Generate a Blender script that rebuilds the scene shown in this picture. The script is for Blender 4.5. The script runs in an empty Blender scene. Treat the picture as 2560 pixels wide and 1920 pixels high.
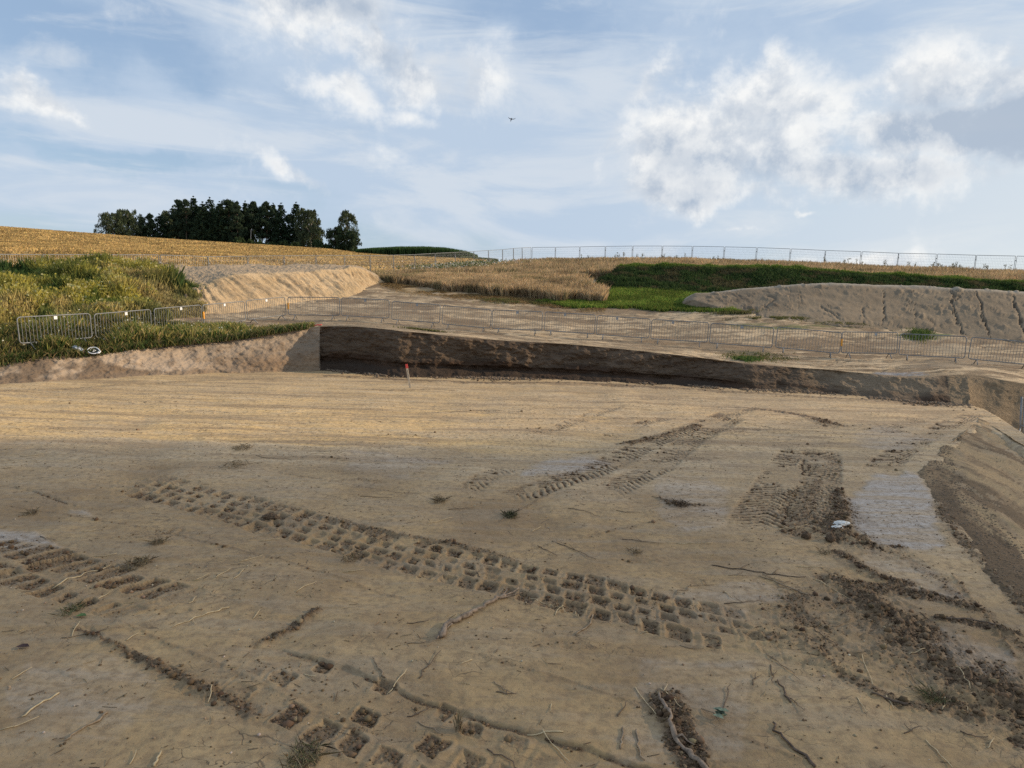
import bpy, math, random
import numpy as np
from mathutils import Vector, Matrix

SC = bpy.context.scene
COL = SC.collection
RNG = np.random.default_rng(7)
random.seed(7)
R_ = math.radians

# ------------------------------------------------------------------ camera
F_PX, CX, CY = 1800.0, 1280.0, 960.0          # focal length in pixels of the 2560x1920 photo
CAM_H, PITCH, ROLL = 3.2, R_(7.0), R_(1.6)
_F = np.array([0, math.cos(PITCH), -math.sin(PITCH)])
_U0 = np.array([0, math.sin(PITCH), math.cos(PITCH)])
_R0 = np.array([1.0, 0, 0])
_R = _R0 * math.cos(ROLL) + _U0 * math.sin(ROLL)
_U = -_R0 * math.sin(ROLL) + _U0 * math.cos(ROLL)
EYE = np.array([0, 0, CAM_H])
cam_d = bpy.data.cameras.new('camera')
cam = bpy.data.objects.new('camera', cam_d)
COL.objects.link(cam)
cam_d.sensor_width = 36
cam_d.lens = F_PX / 2560 * 36
cam_d.clip_start = 0.1
cam_d.clip_end = 5000
cam.matrix_world = Matrix(((_R[0], _U[0], -_F[0], 0), (_R[1], _U[1], -_F[1], 0),
                           (_R[2], _U[2], -_F[2], CAM_H), (0, 0, 0, 1)))
SC.camera = cam

def ray(u, v):
    u = np.asarray(u, float)[..., None]; v = np.asarray(v, float)[..., None]
    return _F + (u - CX) / F_PX * _R + (CY - v) / F_PX * _U
def P(u, v, D):                                # point at forward distance D
    return EYE + ray(u, v) * np.asarray(D, float)[..., None]
def PZ(u, v, z=0.0):                           # point on the level z
    r = ray(u, v)
    k = (np.asarray(z, float) - CAM_H) / r[..., 2]
    return EYE + r * k[..., None]
def colxy(u, D):                               # ground position under column u (v at mid height) at distance D
    p = P(u, 800.0, D)
    return p[..., 0], p[..., 1]

# ------------------------------------------------------------------ node helper
class NT:
    def __init__(s, tree):
        s.t = tree; s.n = tree.nodes; s.l = tree.links
    def node(s, typ, ins=None, **kw):
        n = s.n.new(typ)
        for k, v in kw.items(): setattr(n, k, v)
        for k, v in (ins or {}).items():
            sock = n.inputs[k]
            if isinstance(v, bpy.types.NodeSocket): s.l.new(v, sock)
            else: sock.default_value = v
        return n
    def math(s, op, a, b=0.0, c=0.0, clamp=False):
        n = s.node('ShaderNodeMath', {0: a, 1: b, 2: c}, operation=op); n.use_clamp = clamp
        return n.outputs[0]
    def vmath(s, op, a, b=(0, 0, 0)):
        n = s.node('ShaderNodeVectorMath', {0: a, 1: b}, operation=op)
        return n.outputs['Value'] if op in ('LENGTH', 'DOT_PRODUCT') else n.outputs['Vector']
    def mix(s, f, a, b, blend='MIX'):
        n = s.node('ShaderNodeMix', data_type='RGBA', blend_type=blend, clamp_factor=True)
        for i, v in ((0, f), (6, a), (7, b)):
            if isinstance(v, bpy.types.NodeSocket): s.l.new(v, n.inputs[i])
            else: n.inputs[i].default_value = (v if i == 0 else (tuple(v) + (1,) if len(v) == 3 else v))
        return n.outputs[2]
    def ramp(s, x, lo, hi, a=0.0, b=1.0, smooth=True):
        n = s.node('ShaderNodeMapRange', {0: x, 1: lo, 2: hi, 3: a, 4: b},
                   interpolation_type='SMOOTHSTEP' if smooth else 'LINEAR')
        return n.outputs[0]
    def noise(s, vec, scale, detail=4, rough=0.55, dist=0.0):
        return s.node('ShaderNodeTexNoise', {'Vector': vec, 'Scale': scale, 'Detail': detail,
                      'Roughness': rough, 'Distortion': dist}).outputs[0]
    def mapping(s, vec, loc=(0, 0, 0), rot=(0, 0, 0), scale=(1, 1, 1), typ='POINT'):
        return s.node('ShaderNodeMapping', {'Vector': vec, 'Location': loc, 'Rotation': rot, 'Scale': scale},
                      vector_type=typ).outputs[0]

# ------------------------------------------------------------------ world: sky with clouds
SUN_AZ, SUN_EL = R_(84), R_(22)                # azimuth clockwise from +Y
sun_dir = Vector((math.sin(SUN_AZ) * math.cos(SUN_EL), math.cos(SUN_AZ) * math.cos(SUN_EL), math.sin(SUN_EL)))
W = bpy.data.worlds.new('World'); SC.world = W; W.use_nodes = True
w = NT(W.node_tree)
w.n.clear()
gen = w.node('ShaderNodeTexCoord').outputs['Generated']
sep = w.node('ShaderNodeSeparateXYZ', {0: gen}).outputs
sky = w.node('ShaderNodeTexSky', sky_type='NISHITA', sun_disc=False, sun_elevation=SUN_EL, sun_rotation=SUN_AZ,
             air_density=1.0, dust_density=1.2, ozone_density=2.0, altitude=300).outputs[0]
skyc = w.mix(1.0, sky, (0.135, 0.128, 0.120, 1), 'MULTIPLY')
skyc = w.mix(w.ramp(sep[2], 0.1, 0.6, 0.5, 0.7), skyc, (0.34, 0.465, 0.655))
warp = w.vmath('MULTIPLY', w.vmath('SUBTRACT', w.node('ShaderNodeTexNoise', {'Vector': gen, 'Scale': 7.0, 'Detail': 5.0, 'Roughness': 0.6}).outputs[1], (0.5, 0.5, 0.5)), (0.16, 0.16, 0.10))
gw = w.vmath('ADD', gen, warp)
sw = w.node('ShaderNodeSeparateXYZ', {0: gw}).outputs
az = w.math('ARCTAN2', sw[0], sw[1])
el = w.math('ARCTAN2', sw[2], w.math('SQRT', w.math('ADD', w.math('MULTIPLY', sw[0], sw[0]), w.math('MULTIPLY', sw[1], sw[1]))))
ae = w.node('ShaderNodeCombineXYZ', {0: az, 1: el, 2: 0.0}).outputs[0]
def azel(u, v):
    r = ray(u, v)
    return math.atan2(r[0], r[1]), math.atan2(r[2], math.hypot(r[0], r[1]))
def blob(u0, v0, u1, v1, half, amp=1.0, soft=0.0):
    """elongated blob from one photo point to another, half its cross size in pixels"""
    a0, e0 = azel(u0, v0); a1, e1 = azel(u1, v1)
    L = math.hypot(a1 - a0, e1 - e0) / 2; hh = half / F_PX
    m = w.mapping(ae, ((a0 + a1) / 2, (e0 + e1) / 2, 0), (0, 0, math.atan2(e1 - e0, a1 - a0)), (L + hh * 0.3, hh, 1), 'TEXTURE')
    return w.ramp(w.vmath('LENGTH', m), 1.75, soft, 0.0, amp)
def addall(lst):
    o = lst[0]
    for x in lst[1:]: o = w.math('MAXIMUM', o, x)
    return o
# thin high veil in long streaks
vs = w.mapping(gen, (0, 0, 0), (0, R_(-17), 0), (1.0, 1.0, 4.2))
veil_n = w.noise(vs, 1.7, 8, 0.55, 0.5)
veil_r = w.noise(w.mapping(gen, (3, 1, 0), (0, R_(24), 0), (1, 1, 2.6)), 4.0, 7, 0.6, 0.4)
veil = w.math('ADD', w.math('MULTIPLY', veil_n, 0.62), w.math('MULTIPLY', veil_r, 0.38))
veil_blobs = addall([blob(700, 60, 1500, 330, 200, 0.16), blob(0, 210, 800, 330, 90, 0.13), blob(-200, 490, 640, 480, 60, 0.14),
                     blob(1250, 230, 1700, 420, 200, 0.12), blob(900, 440, 1500, 560, 90, 0.10), blob(1500, 130, 2700, 110, 110, 0.05)])
blue_gaps = addall([blob(-100, 60, 330, 110, 70, 0.16), blob(330, 30, 560, 190, 60, 0.14), blob(60, 350, 620, 420, 26, 0.16), blob(380, 440, 900, 470, 26, 0.10),
                    blob(1080, 20, 1500, 60, 60, 0.14), blob(1500, 60, 2200, 20, 50, 0.06)])
veil = w.math('SUBTRACT', w.math('ADD', veil, veil_blobs), blue_gaps)
veil_a = w.ramp(veil, 0.39, 0.62, 0.0, 0.90)
low = w.ramp(sep[2], 0.22, 0.02, 0.0, 0.35)
veil_a = w.math('MAXIMUM', veil_a, low)
base = w.mix(veil_a, skyc, (0.455, 0.55, 0.675))
str_n = w.noise(w.mapping(gen, (7, 2, 5), (0, R_(-21), R_(15)), (1.3, 1.3, 6.5)), 2.6, 9, 0.6, 0.8)
base = w.mix(w.ramp(w.math('ADD', str_n, w.math('MULTIPLY', veil_blobs, 0.5)), 0.47, 0.68, 0, 0.70), base, (0.60, 0.65, 0.71))
# brighter, creamier air low on the sun side
az0 = w.math('ARCTAN2', sep[0], sep[1])
glow = w.math('MULTIPLY', w.ramp(az0, 0.0, 0.85), w.ramp(sep[2], 0.50, 0.05))
base = w.mix(w.math('MULTIPLY', glow, 0.72), base, (0.69, 0.73, 0.735))
# cumulus
big = w.noise(gen, 8.0, 10, 0.62, 0.15)
cum_blobs = addall([
    blob(1560, 400, 2060, 350, 120, 1.0), blob(1900, 125, 2010, 190, 42, 0.62), blob(1720, 290, 2140, 220, 90, 0.85),
    blob(2200, 210, 2760, 200, 90, 1.0), blob(2160, 330, 2800, 310, 80, 1.25), blob(1550, 470, 1980, 500, 42, 0.80),
    blob(1850, 430, 2650, 430, 52, 0.95), blob(1580, 250, 1740, 190, 60, 0.52), blob(2200, 130, 2560, 130, 30, 0.45),
    blob(-90, 215, 270, 285, 32, 0.85), blob(610, 380, 860, 460, 32, 0.82),
    blob(620, -30, 960, 40, 70, 0.82), blob(830, 110, 1200, 240, 66, 0.88), blob(900, 60, 980, 130, 22, 0.80), blob(760, 220, 1000, 270, 40, 0.60), blob(980, 260, 1120, 300, 34, 0.55),
    blob(1960, 660, 2360, 655, 28, 0.85), blob(1820, 572, 1900, 572, 10, 0.62), blob(2000, 530, 2060, 530, 8, 0.5)])
thr = w.math('ADD', cum_blobs, w.math('MULTIPLY', w.math('SUBTRACT', big, 0.5), 2.1))
cum_a = w.ramp(thr, 0.16, 0.80)
fin = w.noise(gen, 17.0, 8, 0.62, 0.1)
fin2 = w.noise(w.vmath('ADD', gen, tuple(sun_dir * 0.012 + Vector((0, 0, 0.012)))), 17.0, 8, 0.62, 0.1)
big2 = w.noise(w.vmath('ADD', gen, tuple(sun_dir * 0.03 + Vector((0, 0, 0.02)))), 8.0, 10, 0.62, 0.15)
lit = w.math('ADD', w.ramp(w.math('SUBTRACT', big, big2), -0.11, 0.10, 0, 0.78), w.ramp(w.math('SUBTRACT', fin, fin2), -0.10, 0.10, 0, 0.25))
edge = w.ramp(thr, 1.25, 0.45)
grey = addall([blob(2200, 325, 2800, 310, 75, 1.05), blob(1560, 450, 2700, 440, 75, 0.75), blob(1640, 360, 1700, 480, 60, 0.45), blob(740, 110, 1150, 240, 60, 0.55), blob(720, 0, 960, 60, 60, 0.5), blob(620, 400, 820, 470, 30, 0.3)])
lit = w.math('SUBTRACT', w.math('ADD', w.math('MULTIPLY', lit, 0.85), w.math('MULTIPLY', edge, 0.50)), w.math('ADD', w.math('MULTIPLY', grey, 0.56), 0.06), clamp=True)
cumc = w.mix(lit, (0.365, 0.435, 0.535), (0.86, 0.855, 0.835))
tot = w.mix(w.math('MULTIPLY', cum_a, 0.86), base, cumc)
bg = w.node('ShaderNodeBackground', {'Color': tot, 'Strength': 1.0})
wo = w.node('ShaderNodeOutputWorld', {'Surface': bg.outputs[0]})
W.cycles.sampling_method = 'MANUAL'; W.cycles.sample_map_resolution = 1024

sl = bpy.data.lights.new('sun', 'SUN'); sl.energy = 3.9; sl.angle = R_(0.45); sl.color = (1.0, 0.80, 0.56)
so = bpy.data.objects.new('sun', sl); COL.objects.link(so)
so.rotation_euler = sun_dir.to_track_quat('Z', 'Y').to_euler(); so.location = (60, 30, 60)

SC.view_settings.view_transform = 'Standard'; SC.view_settings.look = 'None'
SC.view_settings.exposure = 0.2; SC.view_settings.gamma = 1.0
SC.view_settings.use_curve_mapping = False
SC.cycles.use_denoising = False
SC.cycles.max_bounces = 4; SC.cycles.diffuse_bounces = 2; SC.cycles.glossy_bounces = 2
SC.cycles.transparent_max_bounces = 4; SC.cycles.caustics_reflective = False; SC.cycles.caustics_refractive = False

CLOUD_T = 260.0                                # distance of the unseen cloud added to shade the near floor
# ------------------------------------------------------------------ numpy noise
def _hash(ix, iy, seed):
    h = (ix.astype(np.int64) * 374761393 + iy.astype(np.int64) * 668265263 + seed * 974634777) & 0xffffffff
    h = ((h ^ (h >> 13)) * 1274126177) & 0xffffffff
    h = h ^ (h >> 16)
    return (h & 0xffff) / 65535.0
def vnoise(x, y, seed=0):
    ix = np.floor(x); iy = np.floor(y); fx = x - ix; fy = y - iy
    fx = fx * fx * (3 - 2 * fx); fy = fy * fy * (3 - 2 * fy)
    a = _hash(ix, iy, seed); b = _hash(ix + 1, iy, seed); c = _hash(ix, iy + 1, seed); d = _hash(ix + 1, iy + 1, seed)
    return (a * (1 - fx) + b * fx) * (1 - fy) + (c * (1 - fx) + d * fx) * fy - 0.5
def fbm(x, y, scale=1.0, octv=4, seed=0, gain=0.5):
    o = 0; a = 1.0; s = scale
    for i in range(octv):
        o = o + a * vnoise(x * s + 17.3 * i, y * s - 9.1 * i, seed + i); a *= gain; s *= 2.03
    return o
def sm(x, lo, hi):
    t = np.clip((x - lo) / (hi - lo), 0, 1)
    return t * t * (3 - 2 * t)

# ------------------------------------------------------------------ object helpers
def tag(o, label=None, cat=None, group=None, kind=None):
    if label: o['label'] = label
    if cat: o['category'] = cat
    if group: o['group'] = group
    if kind: o['kind'] = kind
    return o
def link(name, me, mat=None, parent=None):
    o = bpy.data.objects.new(name, me)
    COL.objects.link(o)
    if mat and not me.materials: me.materials.append(mat)
    if parent: o.parent = parent
    return o
def empty(name, loc, rz=0):
    o = bpy.data.objects.new(name, None); COL.objects.link(o)
    o.empty_display_size = 0.2
    o.location = loc; o.rotation_euler = (0, 0, rz)
    return o
def copy_tree(o, parent=None):
    c = o.copy(); COL.objects.link(c)
    if parent: c.parent = parent
    for ch in [x for x in COL.objects if x.parent == o]:
        copy_tree(ch, c)
    return c
def raw_mesh(name, verts, faces, attrs=None, smooth=False, nside=None):
    """verts (N,3) and faces (M,k) as arrays; attrs: name -> (N,) or (N,3)"""
    me = bpy.data.meshes.new(name)
    verts = np.ascontiguousarray(verts, np.float32); faces = np.ascontiguousarray(faces, np.int32)
    k = faces.shape[1]
    me.vertices.add(len(verts)); me.vertices.foreach_set('co', verts.ravel())
    me.loops.add(faces.size); me.loops.foreach_set('vertex_index', faces.ravel())
    me.polygons.add(len(faces))
    me.polygons.foreach_set('loop_start', np.arange(0, faces.size, k, dtype=np.int32))
    me.polygons.foreach_set('loop_total', np.full(len(faces), k, np.int32))
    me.update(calc_edges=True)
    for an, av in (attrs or {}).items():
        av = np.asarray(av, np.float32)
        if av.ndim == 1:
            a = me.attributes.new(an, 'FLOAT', 'POINT'); a.data.foreach_set('value', av)
        else:
            a = me.attributes.new(an, 'FLOAT_COLOR', 'POINT')
            c = np.ones((len(av), 4), np.float32); c[:, :3] = av[:, :3]
            a.data.foreach_set('color', c.ravel())
    if smooth: me.polygons.foreach_set('use_smooth', np.ones(len(faces), bool))
    return me
def grid_faces(nr, nc):
    i = np.arange(nr * nc).reshape(nr, nc)
    return np.stack([i[:-1, :-1].ravel(), i[:-1, 1:].ravel(), i[1:, 1:].ravel(), i[1:, :-1].ravel()], 1)
class MB:
    def __init__(s): s.v = []; s.f = []; s.k = 0
    def add(s, v, f):
        s.v.append(np.asarray(v, float)); s.f += [tuple(i + s.k for i in q) for q in f]; s.k += len(v)
    def box(s, lo, hi):
        x0, y0, z0 = lo; x1, y1, z1 = hi
        s.add([(x0, y0, z0), (x1, y0, z0), (x1, y1, z0), (x0, y1, z0), (x0, y0, z1), (x1, y0, z1), (x1, y1, z1), (x0, y1, z1)],
              [(0, 3, 2, 1), (4, 5, 6, 7), (0, 1, 5, 4), (1, 2, 6, 5), (2, 3, 7, 6), (3, 0, 4, 7)])
    def tube(s, pts, rad, n=6, closed=False, cap=True):
        pts = np.asarray(pts, float); m = len(pts)
        rad = np.broadcast_to(np.asarray(rad, float), (m,))
        vs = []
        prev = None
        for i in range(m):
            if closed: t = pts[(i + 1) % m] - pts[i - 1]
            else: t = pts[min(i + 1, m - 1)] - pts[max(i - 1, 0)]
            t = t / (np.linalg.norm(t) + 1e-9)
            if prev is None:
                a = np.array([0, 0, 1.0]) if abs(t[2]) < 0.9 else np.array([1.0, 0, 0])
                prev = np.cross(t, a)
            prev = prev - t * prev.dot(t); prev /= (np.linalg.norm(prev) + 1e-9)
            b = np.cross(t, prev)
            for j in range(n):
                an = 2 * math.pi * j / n
                vs.append(pts[i] + rad[i] * (math.cos(an) * prev + math.sin(an) * b))
        fs = []
        for i in range(m if closed else m - 1):
            for j in range(n):
                a0 = i * n + j; a1 = i * n + (j + 1) % n
                b0 = ((i + 1) % m) * n + j; b1 = ((i + 1) % m) * n + (j + 1) % n
                fs.append((a0, a1, b1, b0))
        if cap and not closed:
            fs.append(tuple(range(n))[::-1]); fs.append(tuple((m - 1) * n + j for j in range(n)))
        s.add(vs, fs)
    def mesh(s, name, smooth=False):
        me = bpy.data.meshes.new(name)
        me.from_pydata([tuple(p) for p in np.concatenate(s.v)], [], s.f); me.update()
        if smooth: me.polygons.foreach_set('use_smooth', np.ones(len(me.polygons), bool))
        return me
    def build(s, name, mat, parent=None, smooth=False):
        return link(name, s.mesh(name, smooth), mat, parent)

# ------------------------------------------------------------------ materials
def new_mat(name):
    m = bpy.data.materials.new(name); m.use_nodes = True
    t = NT(m.node_tree); b = m.node_tree.nodes['Principled BSDF']
    b.inputs['Roughness'].default_value = 0.9
    b.inputs['Specular IOR Level'].default_value = 0.25
    return m, t, b
def simple(name, c, rough=0.8, metal=0.0, var=0.25, scale=8.0, bump=0.0, spec=0.3):
    m, t, b = new_mat(name)
    pos = t.node('ShaderNodeTexCoord').outputs['Object']
    n = t.noise(pos, scale, 6, 0.6)
    lo = tuple(x * (1 - var) for x in c); hi = tuple(min(1, x * (1 + var)) for x in c)
    t.l.new(t.mix(t.ramp(n, 0.3, 0.7), lo, hi), b.inputs['Base Color'])
    b.inputs['Roughness'].default_value = rough; b.inputs['Metallic'].default_value = metal
    b.inputs['Specular IOR Level'].default_value = spec
    if bump:
        bn = t.node('ShaderNodeBump', {'Height': n, 'Strength': 1.0, 'Distance': bump})
        t.l.new(bn.outputs[0], b.inputs['Normal'])
    return m
def attr_mat(name, an='tint', rough=0.85, transl=0.0):
    m, t, b = new_mat(name)
    a = t.node('ShaderNodeAttribute', attribute_name=an)
    t.l.new(a.outputs['Color'], b.inputs['Base Color'])
    b.inputs['Roughness'].default_value = rough
    if transl:
        tr = t.node('ShaderNodeBsdfTranslucent', {'Color': a.outputs['Color']})
        mx = t.node('ShaderNodeMixShader', {0: transl, 1: b.outputs[0], 2: tr.outputs[0]})
        t.l.new(mx.outputs[0], t.n['Material Output'].inputs[0])
    return m

SOIL_DARK = (0.120, 0.078, 0.047)
def floor_material():
    m, t, b = new_mat('pit_floor_soil')
    pos = t.node('ShaderNodeNewGeometry').outputs['Position']
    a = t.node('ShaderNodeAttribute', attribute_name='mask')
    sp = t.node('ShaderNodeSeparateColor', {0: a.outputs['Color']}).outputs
    loose, sun_gold, greym = sp[0], sp[1], sp[2]
    pale = t.node('ShaderNodeAttribute', attribute_name='pale').outputs['Fac']
    n1 = t.noise(pos, 0.55, 7, 0.62, 0.4)
    n2 = t.noise(t.mapping(pos, rot=(0, 0, R_(8)), scale=(0.35, 2.2, 1)), 1.6, 9, 0.68, 0.3)
    n3 = t.noise(pos, 11.0, 8, 0.65)
    n4 = t.noise(pos, 60.0, 5, 0.7)
    n5 = t.noise(t.mapping(pos, rot=(0, 0, R_(-3)), scale=(0.55, 6.0, 1)), 3.2, 7, 0.7, 0.5)
    c = t.mix(t.ramp(n1, 0.33, 0.67), (0.262, 0.170, 0.080), (0.435, 0.296, 0.142))
    c = t.mix(pale, c, (0.51, 0.375, 0.215))
    c = t.mix(t.math('MULTIPLY', sun_gold, 0.9), c, (0.74, 0.485, 0.195))  # yellow sand band, with the sunlight on it painted into the colour
    c = t.mix(t.ramp(n2, 0.42, 0.66, 0, 0.55), c, t.mix(pale, (0.30, 0.235, 0.16), (0.56, 0.45, 0.31)))
    c = t.mix(t.ramp(n5, 0.54, 0.72, 0, 0.60), c, (0.20, 0.135, 0.08))
    n6 = t.noise(t.mapping(pos, rot=(0, 0, R_(3)), scale=(0.14, 1.3, 1)), 1.5, 9, 0.68, 0.6)
    c = t.mix(t.math('MULTIPLY', pale, t.ramp(n6, 0.47, 0.62, 0, 0.85)), c, (0.26, 0.175, 0.098))
    c = t.mix(t.math('MULTIPLY', pale, t.ramp(n6, 0.46, 0.32, 0, 0.5)), c, (0.65, 0.50, 0.32))
    greym = t.math('MULTIPLY', greym, t.ramp(n2, 0.36, 0.60, 0.35, 1.0))
    c = t.mix(greym, c, t.mix(t.ramp(n3, 0.3, 0.7), (0.33, 0.285, 0.24), (0.43, 0.38, 0.335)))  # smooth grey mud film, sky reflection partly put into its colour
    c = t.mix(t.ramp(n3, 0.32, 0.58, 0.62, -0.0), c, (0.19, 0.125, 0.068))
    n7 = t.noise(t.mapping(pos, scale=(0.6, 1.6, 1)), 4.2, 9, 0.74, 0.8)
    c = t.mix(t.ramp(n7, 0.53, 0.70, 0, 0.42), c, (0.20, 0.130, 0.066))
    c = t.mix(t.ramp(n4, 0.60, 0.76, 0, 0.35), c, (0.50, 0.39, 0.25))
    c = t.mix(t.ramp(n4, 0.40, 0.26, 0, 0.4), c, (0.15, 0.10, 0.058))
    # drying cracks
    wv = t.vmath('ADD', pos, t.vmath('MULTIPLY', t.node('ShaderNodeTexNoise', {'Vector': pos, 'Scale': 3.5, 'Detail': 4.0}).outputs[1], (0.28, 0.28, 0)))
    vo = t.node('ShaderNodeTexVoronoi', {'Vector': t.mapping(wv, rot=(0, 0, 0.5), scale=(0.75, 1.6, 0.01)), 'Scale': 3.2}, feature='DISTANCE_TO_EDGE').outputs[0]
    crk = t.math('MULTIPLY', t.ramp(vo, 0.013, 0.003), t.ramp(t.noise(pos, 0.8, 3), 0.50, 0.62))
    vo2 = t.node('ShaderNodeTexVoronoi', {'Vector': t.mapping(wv, rot=(0, 0, -0.3), scale=(1, 1, 0.01)), 'Scale': 10.0}, feature='DISTANCE_TO_EDGE').outputs[0]
    crk2 = t.math('MULTIPLY', t.ramp(vo2, 0.035, 0.008), t.ramp(t.noise(pos, 0.9, 3), 0.56, 0.66))
    crk = t.math('MAXIMUM', crk, t.math('MULTIPLY', crk2, 0.7))
    crk = t.math('MULTIPLY', crk, t.math('SUBTRACT', 1.0, greym))
    c = t.mix(t.math('MULTIPLY', crk, 0.75), c, (0.075, 0.05, 0.03))
    # crumbs
    cr = t.node('ShaderNodeTexVoronoi', {'Vector': pos, 'Scale': 26.0}, feature='F1').outputs[0]
    crumb = t.math('MAXIMUM', t.ramp(cr, 0.16, 0.08, 0, 1), t.ramp(t.node('ShaderNodeTexVoronoi', {'Vector': wv, 'Scale': 13.0}, feature='F1').outputs[0], 0.13, 0.07, 0, 1))
    crumb = t.math('MULTIPLY', crumb, t.ramp(t.noise(pos, 2.3, 3), 0.42, 0.60))
    c = t.mix(t.math('MULTIPLY', crumb, 0.55), c, (0.15, 0.10, 0.062))
    dk = t.mix(t.ramp(t.noise(pos, 38, 4, 0.7), 0.3, 0.7), (0.085, 0.053, 0.029), (0.205, 0.134, 0.075))
    c = t.mix(loose, c, dk)
    t.l.new(c, b.inputs['Base Color'])
    t.l.new(t.ramp(greym, 0, 1, 0.74, 0.46), b.inputs['Roughness'])
    b.inputs['Specular IOR Level'].default_value = 0.32
    h = t.math('ADD', t.math('MULTIPLY', n3, 0.030), t.math('MULTIPLY', n4, 0.007))
    h = t.math('ADD', h, t.math('MULTIPLY', n2, 0.05))
    h = t.math('SUBTRACT', h, t.math('MULTIPLY', crk, 0.012))
    h = t.math('ADD', h, t.math('MULTIPLY', crumb, 0.012))
    h2 = t.math('ADD', h, t.math('MULTIPLY', loose, t.math('MULTIPLY', t.noise(pos, 45, 4, 0.7), 0.06)))
    h2 = t.math('MULTIPLY', h2, t.ramp(greym, 0, 1, 1.0, 0.35))
    bn = t.node('ShaderNodeBump', {'Height': h2, 'Strength': 0.48, 'Distance': 1.0})
    t.l.new(bn.outputs[0], b.inputs['Normal'])
    return m

def soil_material(name, ca, cb, cc, scale=1.0, streak=(1, 1, 1), bumpd=0.08, dark_amt=0.6, tint=None, rot=(0, 0, 0), green=None, greenth=(0.6, 0.7)):
    m, t, b = new_mat(name)
    pos = t.node('ShaderNodeNewGeometry').outputs['Position']
    sp = t.mapping(pos, rot=rot, scale=streak)
    n1 = t.noise(pos, 0.35 * scale, 7, 0.62, 0.5)
    n2 = t.noise(sp, 1.7 * scale, 9, 0.68, 0.4)
    n3 = t.noise(pos, 9.0 * scale, 7, 0.66)
    c = t.mix(t.ramp(n1, 0.35, 0.65), ca, cb)
    c = t.mix(t.ramp(n2, 0.49, 0.64, 0, dark_amt), c, cc)
    c = t.mix(t.ramp(n3, 0.56, 0.74, 0, 0.45), c, cc)
    if green:
        c = t.mix(t.ramp(t.noise(pos, 0.5, 6, 0.65), greenth[0], greenth[1], 0, 0.8), c, green)
    if tint:
        a = t.node('ShaderNodeAttribute', attribute_name='tint')
        k = t.node('ShaderNodeAttribute', attribute_name='tintk').outputs['Fac']
        c = t.mix(k, c, t.mix(t.ramp(n3, 0.3, 0.7), t.mix(1.0, a.outputs['Color'], (0.72, 0.72, 0.72), 'MULTIPLY'), a.outputs['Color']))
    t.l.new(c, b.inputs['Base Color'])
    h = t.math('ADD', t.math('MULTIPLY', n2, 1.0), t.math('MULTIPLY', n3, 0.35))
    bn = t.node('ShaderNodeBump', {'Height': h, 'Strength': 0.9, 'Distance': bumpd})
    t.l.new(bn.outputs[0], b.inputs['Normal'])
    return m

M = {}
M['floor'] = floor_material()
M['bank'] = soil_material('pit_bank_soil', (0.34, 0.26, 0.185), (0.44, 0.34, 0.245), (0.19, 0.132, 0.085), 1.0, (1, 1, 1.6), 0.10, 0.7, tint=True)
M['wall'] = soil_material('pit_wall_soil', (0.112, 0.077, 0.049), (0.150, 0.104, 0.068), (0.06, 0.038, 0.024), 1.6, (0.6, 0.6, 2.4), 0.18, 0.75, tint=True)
M['site'] = soil_material('site_ground_soil', (0.46, 0.34, 0.205), (0.55, 0.415, 0.26), (0.215, 0.145, 0.085), 1.3, (0.22, 1.7, 1), 0.10, 0.95, tint=True)
M['sand'] = soil_material('mound_sand', (0.45, 0.325, 0.185), (0.56, 0.41, 0.245), (0.30, 0.20, 0.11), 1.0, (0.35, 2.6, 1.2), 0.14, 0.5, rot=(0, 0, R_(18)), tint=True)
M['greyspoil'] = soil_material('spoil_bank_soil', (0.200, 0.150, 0.097), (0.24, 0.182, 0.119), (0.155, 0.114, 0.074), 1.0, (0.7, 0.7, 0.9), 0.05, 0.4, tint=True)
M['berm'] = soil_material('side_bank_soil', (0.24, 0.163, 0.090), (0.32, 0.222, 0.124), (0.15, 0.098, 0.054), 1.6, (0.5, 0.9, 3.0), 0.05, 0.7, tint=True)
M['stubble'] = soil_material('stubble_field_soil', (0.44, 0.295, 0.115), (0.53, 0.36, 0.15), (0.27, 0.175, 0.075), 1.3, (0.6, 1.4, 1), 0.12, 0.7, tint=True)
M['wheatsoil'] = soil_material('crop_field_soil', (0.28, 0.20, 0.12), (0.34, 0.25, 0.15), (0.20, 0.14, 0.08), 1.3)
M['turf'] = soil_material('turf_soil', (0.075, 0.095, 0.032), (0.10, 0.12, 0.04), (0.09, 0.065, 0.035), 2.0)
M['weedsoil'] = soil_material('weed_bank_soil', (0.13, 0.13, 0.05), (0.19, 0.17, 0.07), (0.08, 0.075, 0.03), 2.0)

# ------------------------------------------------------------------ terrain: interpolated through surveyed points
# barrier row: (u_left, v_top_left, D_left, u_right, v_top_right, D_right)
BAR = [(47, 794, 23.9, 229, 784.5, 26.1), (238, 784.5, 26.3, 378, 773, 28.5), (387, 771.6, 28.6, 504, 762, 30.7),
       (511, 762, 30.8, 614.6, 753, 33.0), (620, 751, 33.1, 716, 742, 35.2), (721, 742.7, 35.3, 850, 743.8, 35.2),
       (854, 743.8, 35.1, 972.6, 750, 34.9), (979, 753, 34.8, 1099, 762, 34.4), (1105, 762.5, 34.3, 1226, 773.5, 34.0),
       (1231, 775, 33.9, 1356, 780, 33.6), (1362, 780, 33.5, 1487.5, 788, 33.1), (1492, 788, 33.0, 1624, 797, 32.6),
       (1629, 798, 32.5, 1771, 806, 31.9), (1776, 807, 31.8, 1933, 818, 31.0), (1941, 817.5, 30.9, 2102, 832, 30.1),
       (2107.5, 830.5, 30.0, 2247, 832, 29.9), (2252, 834, 29.8, 2417.5, 841, 28.8), (2425, 841, 28.7, 2590, 856, 28.1)]
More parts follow.
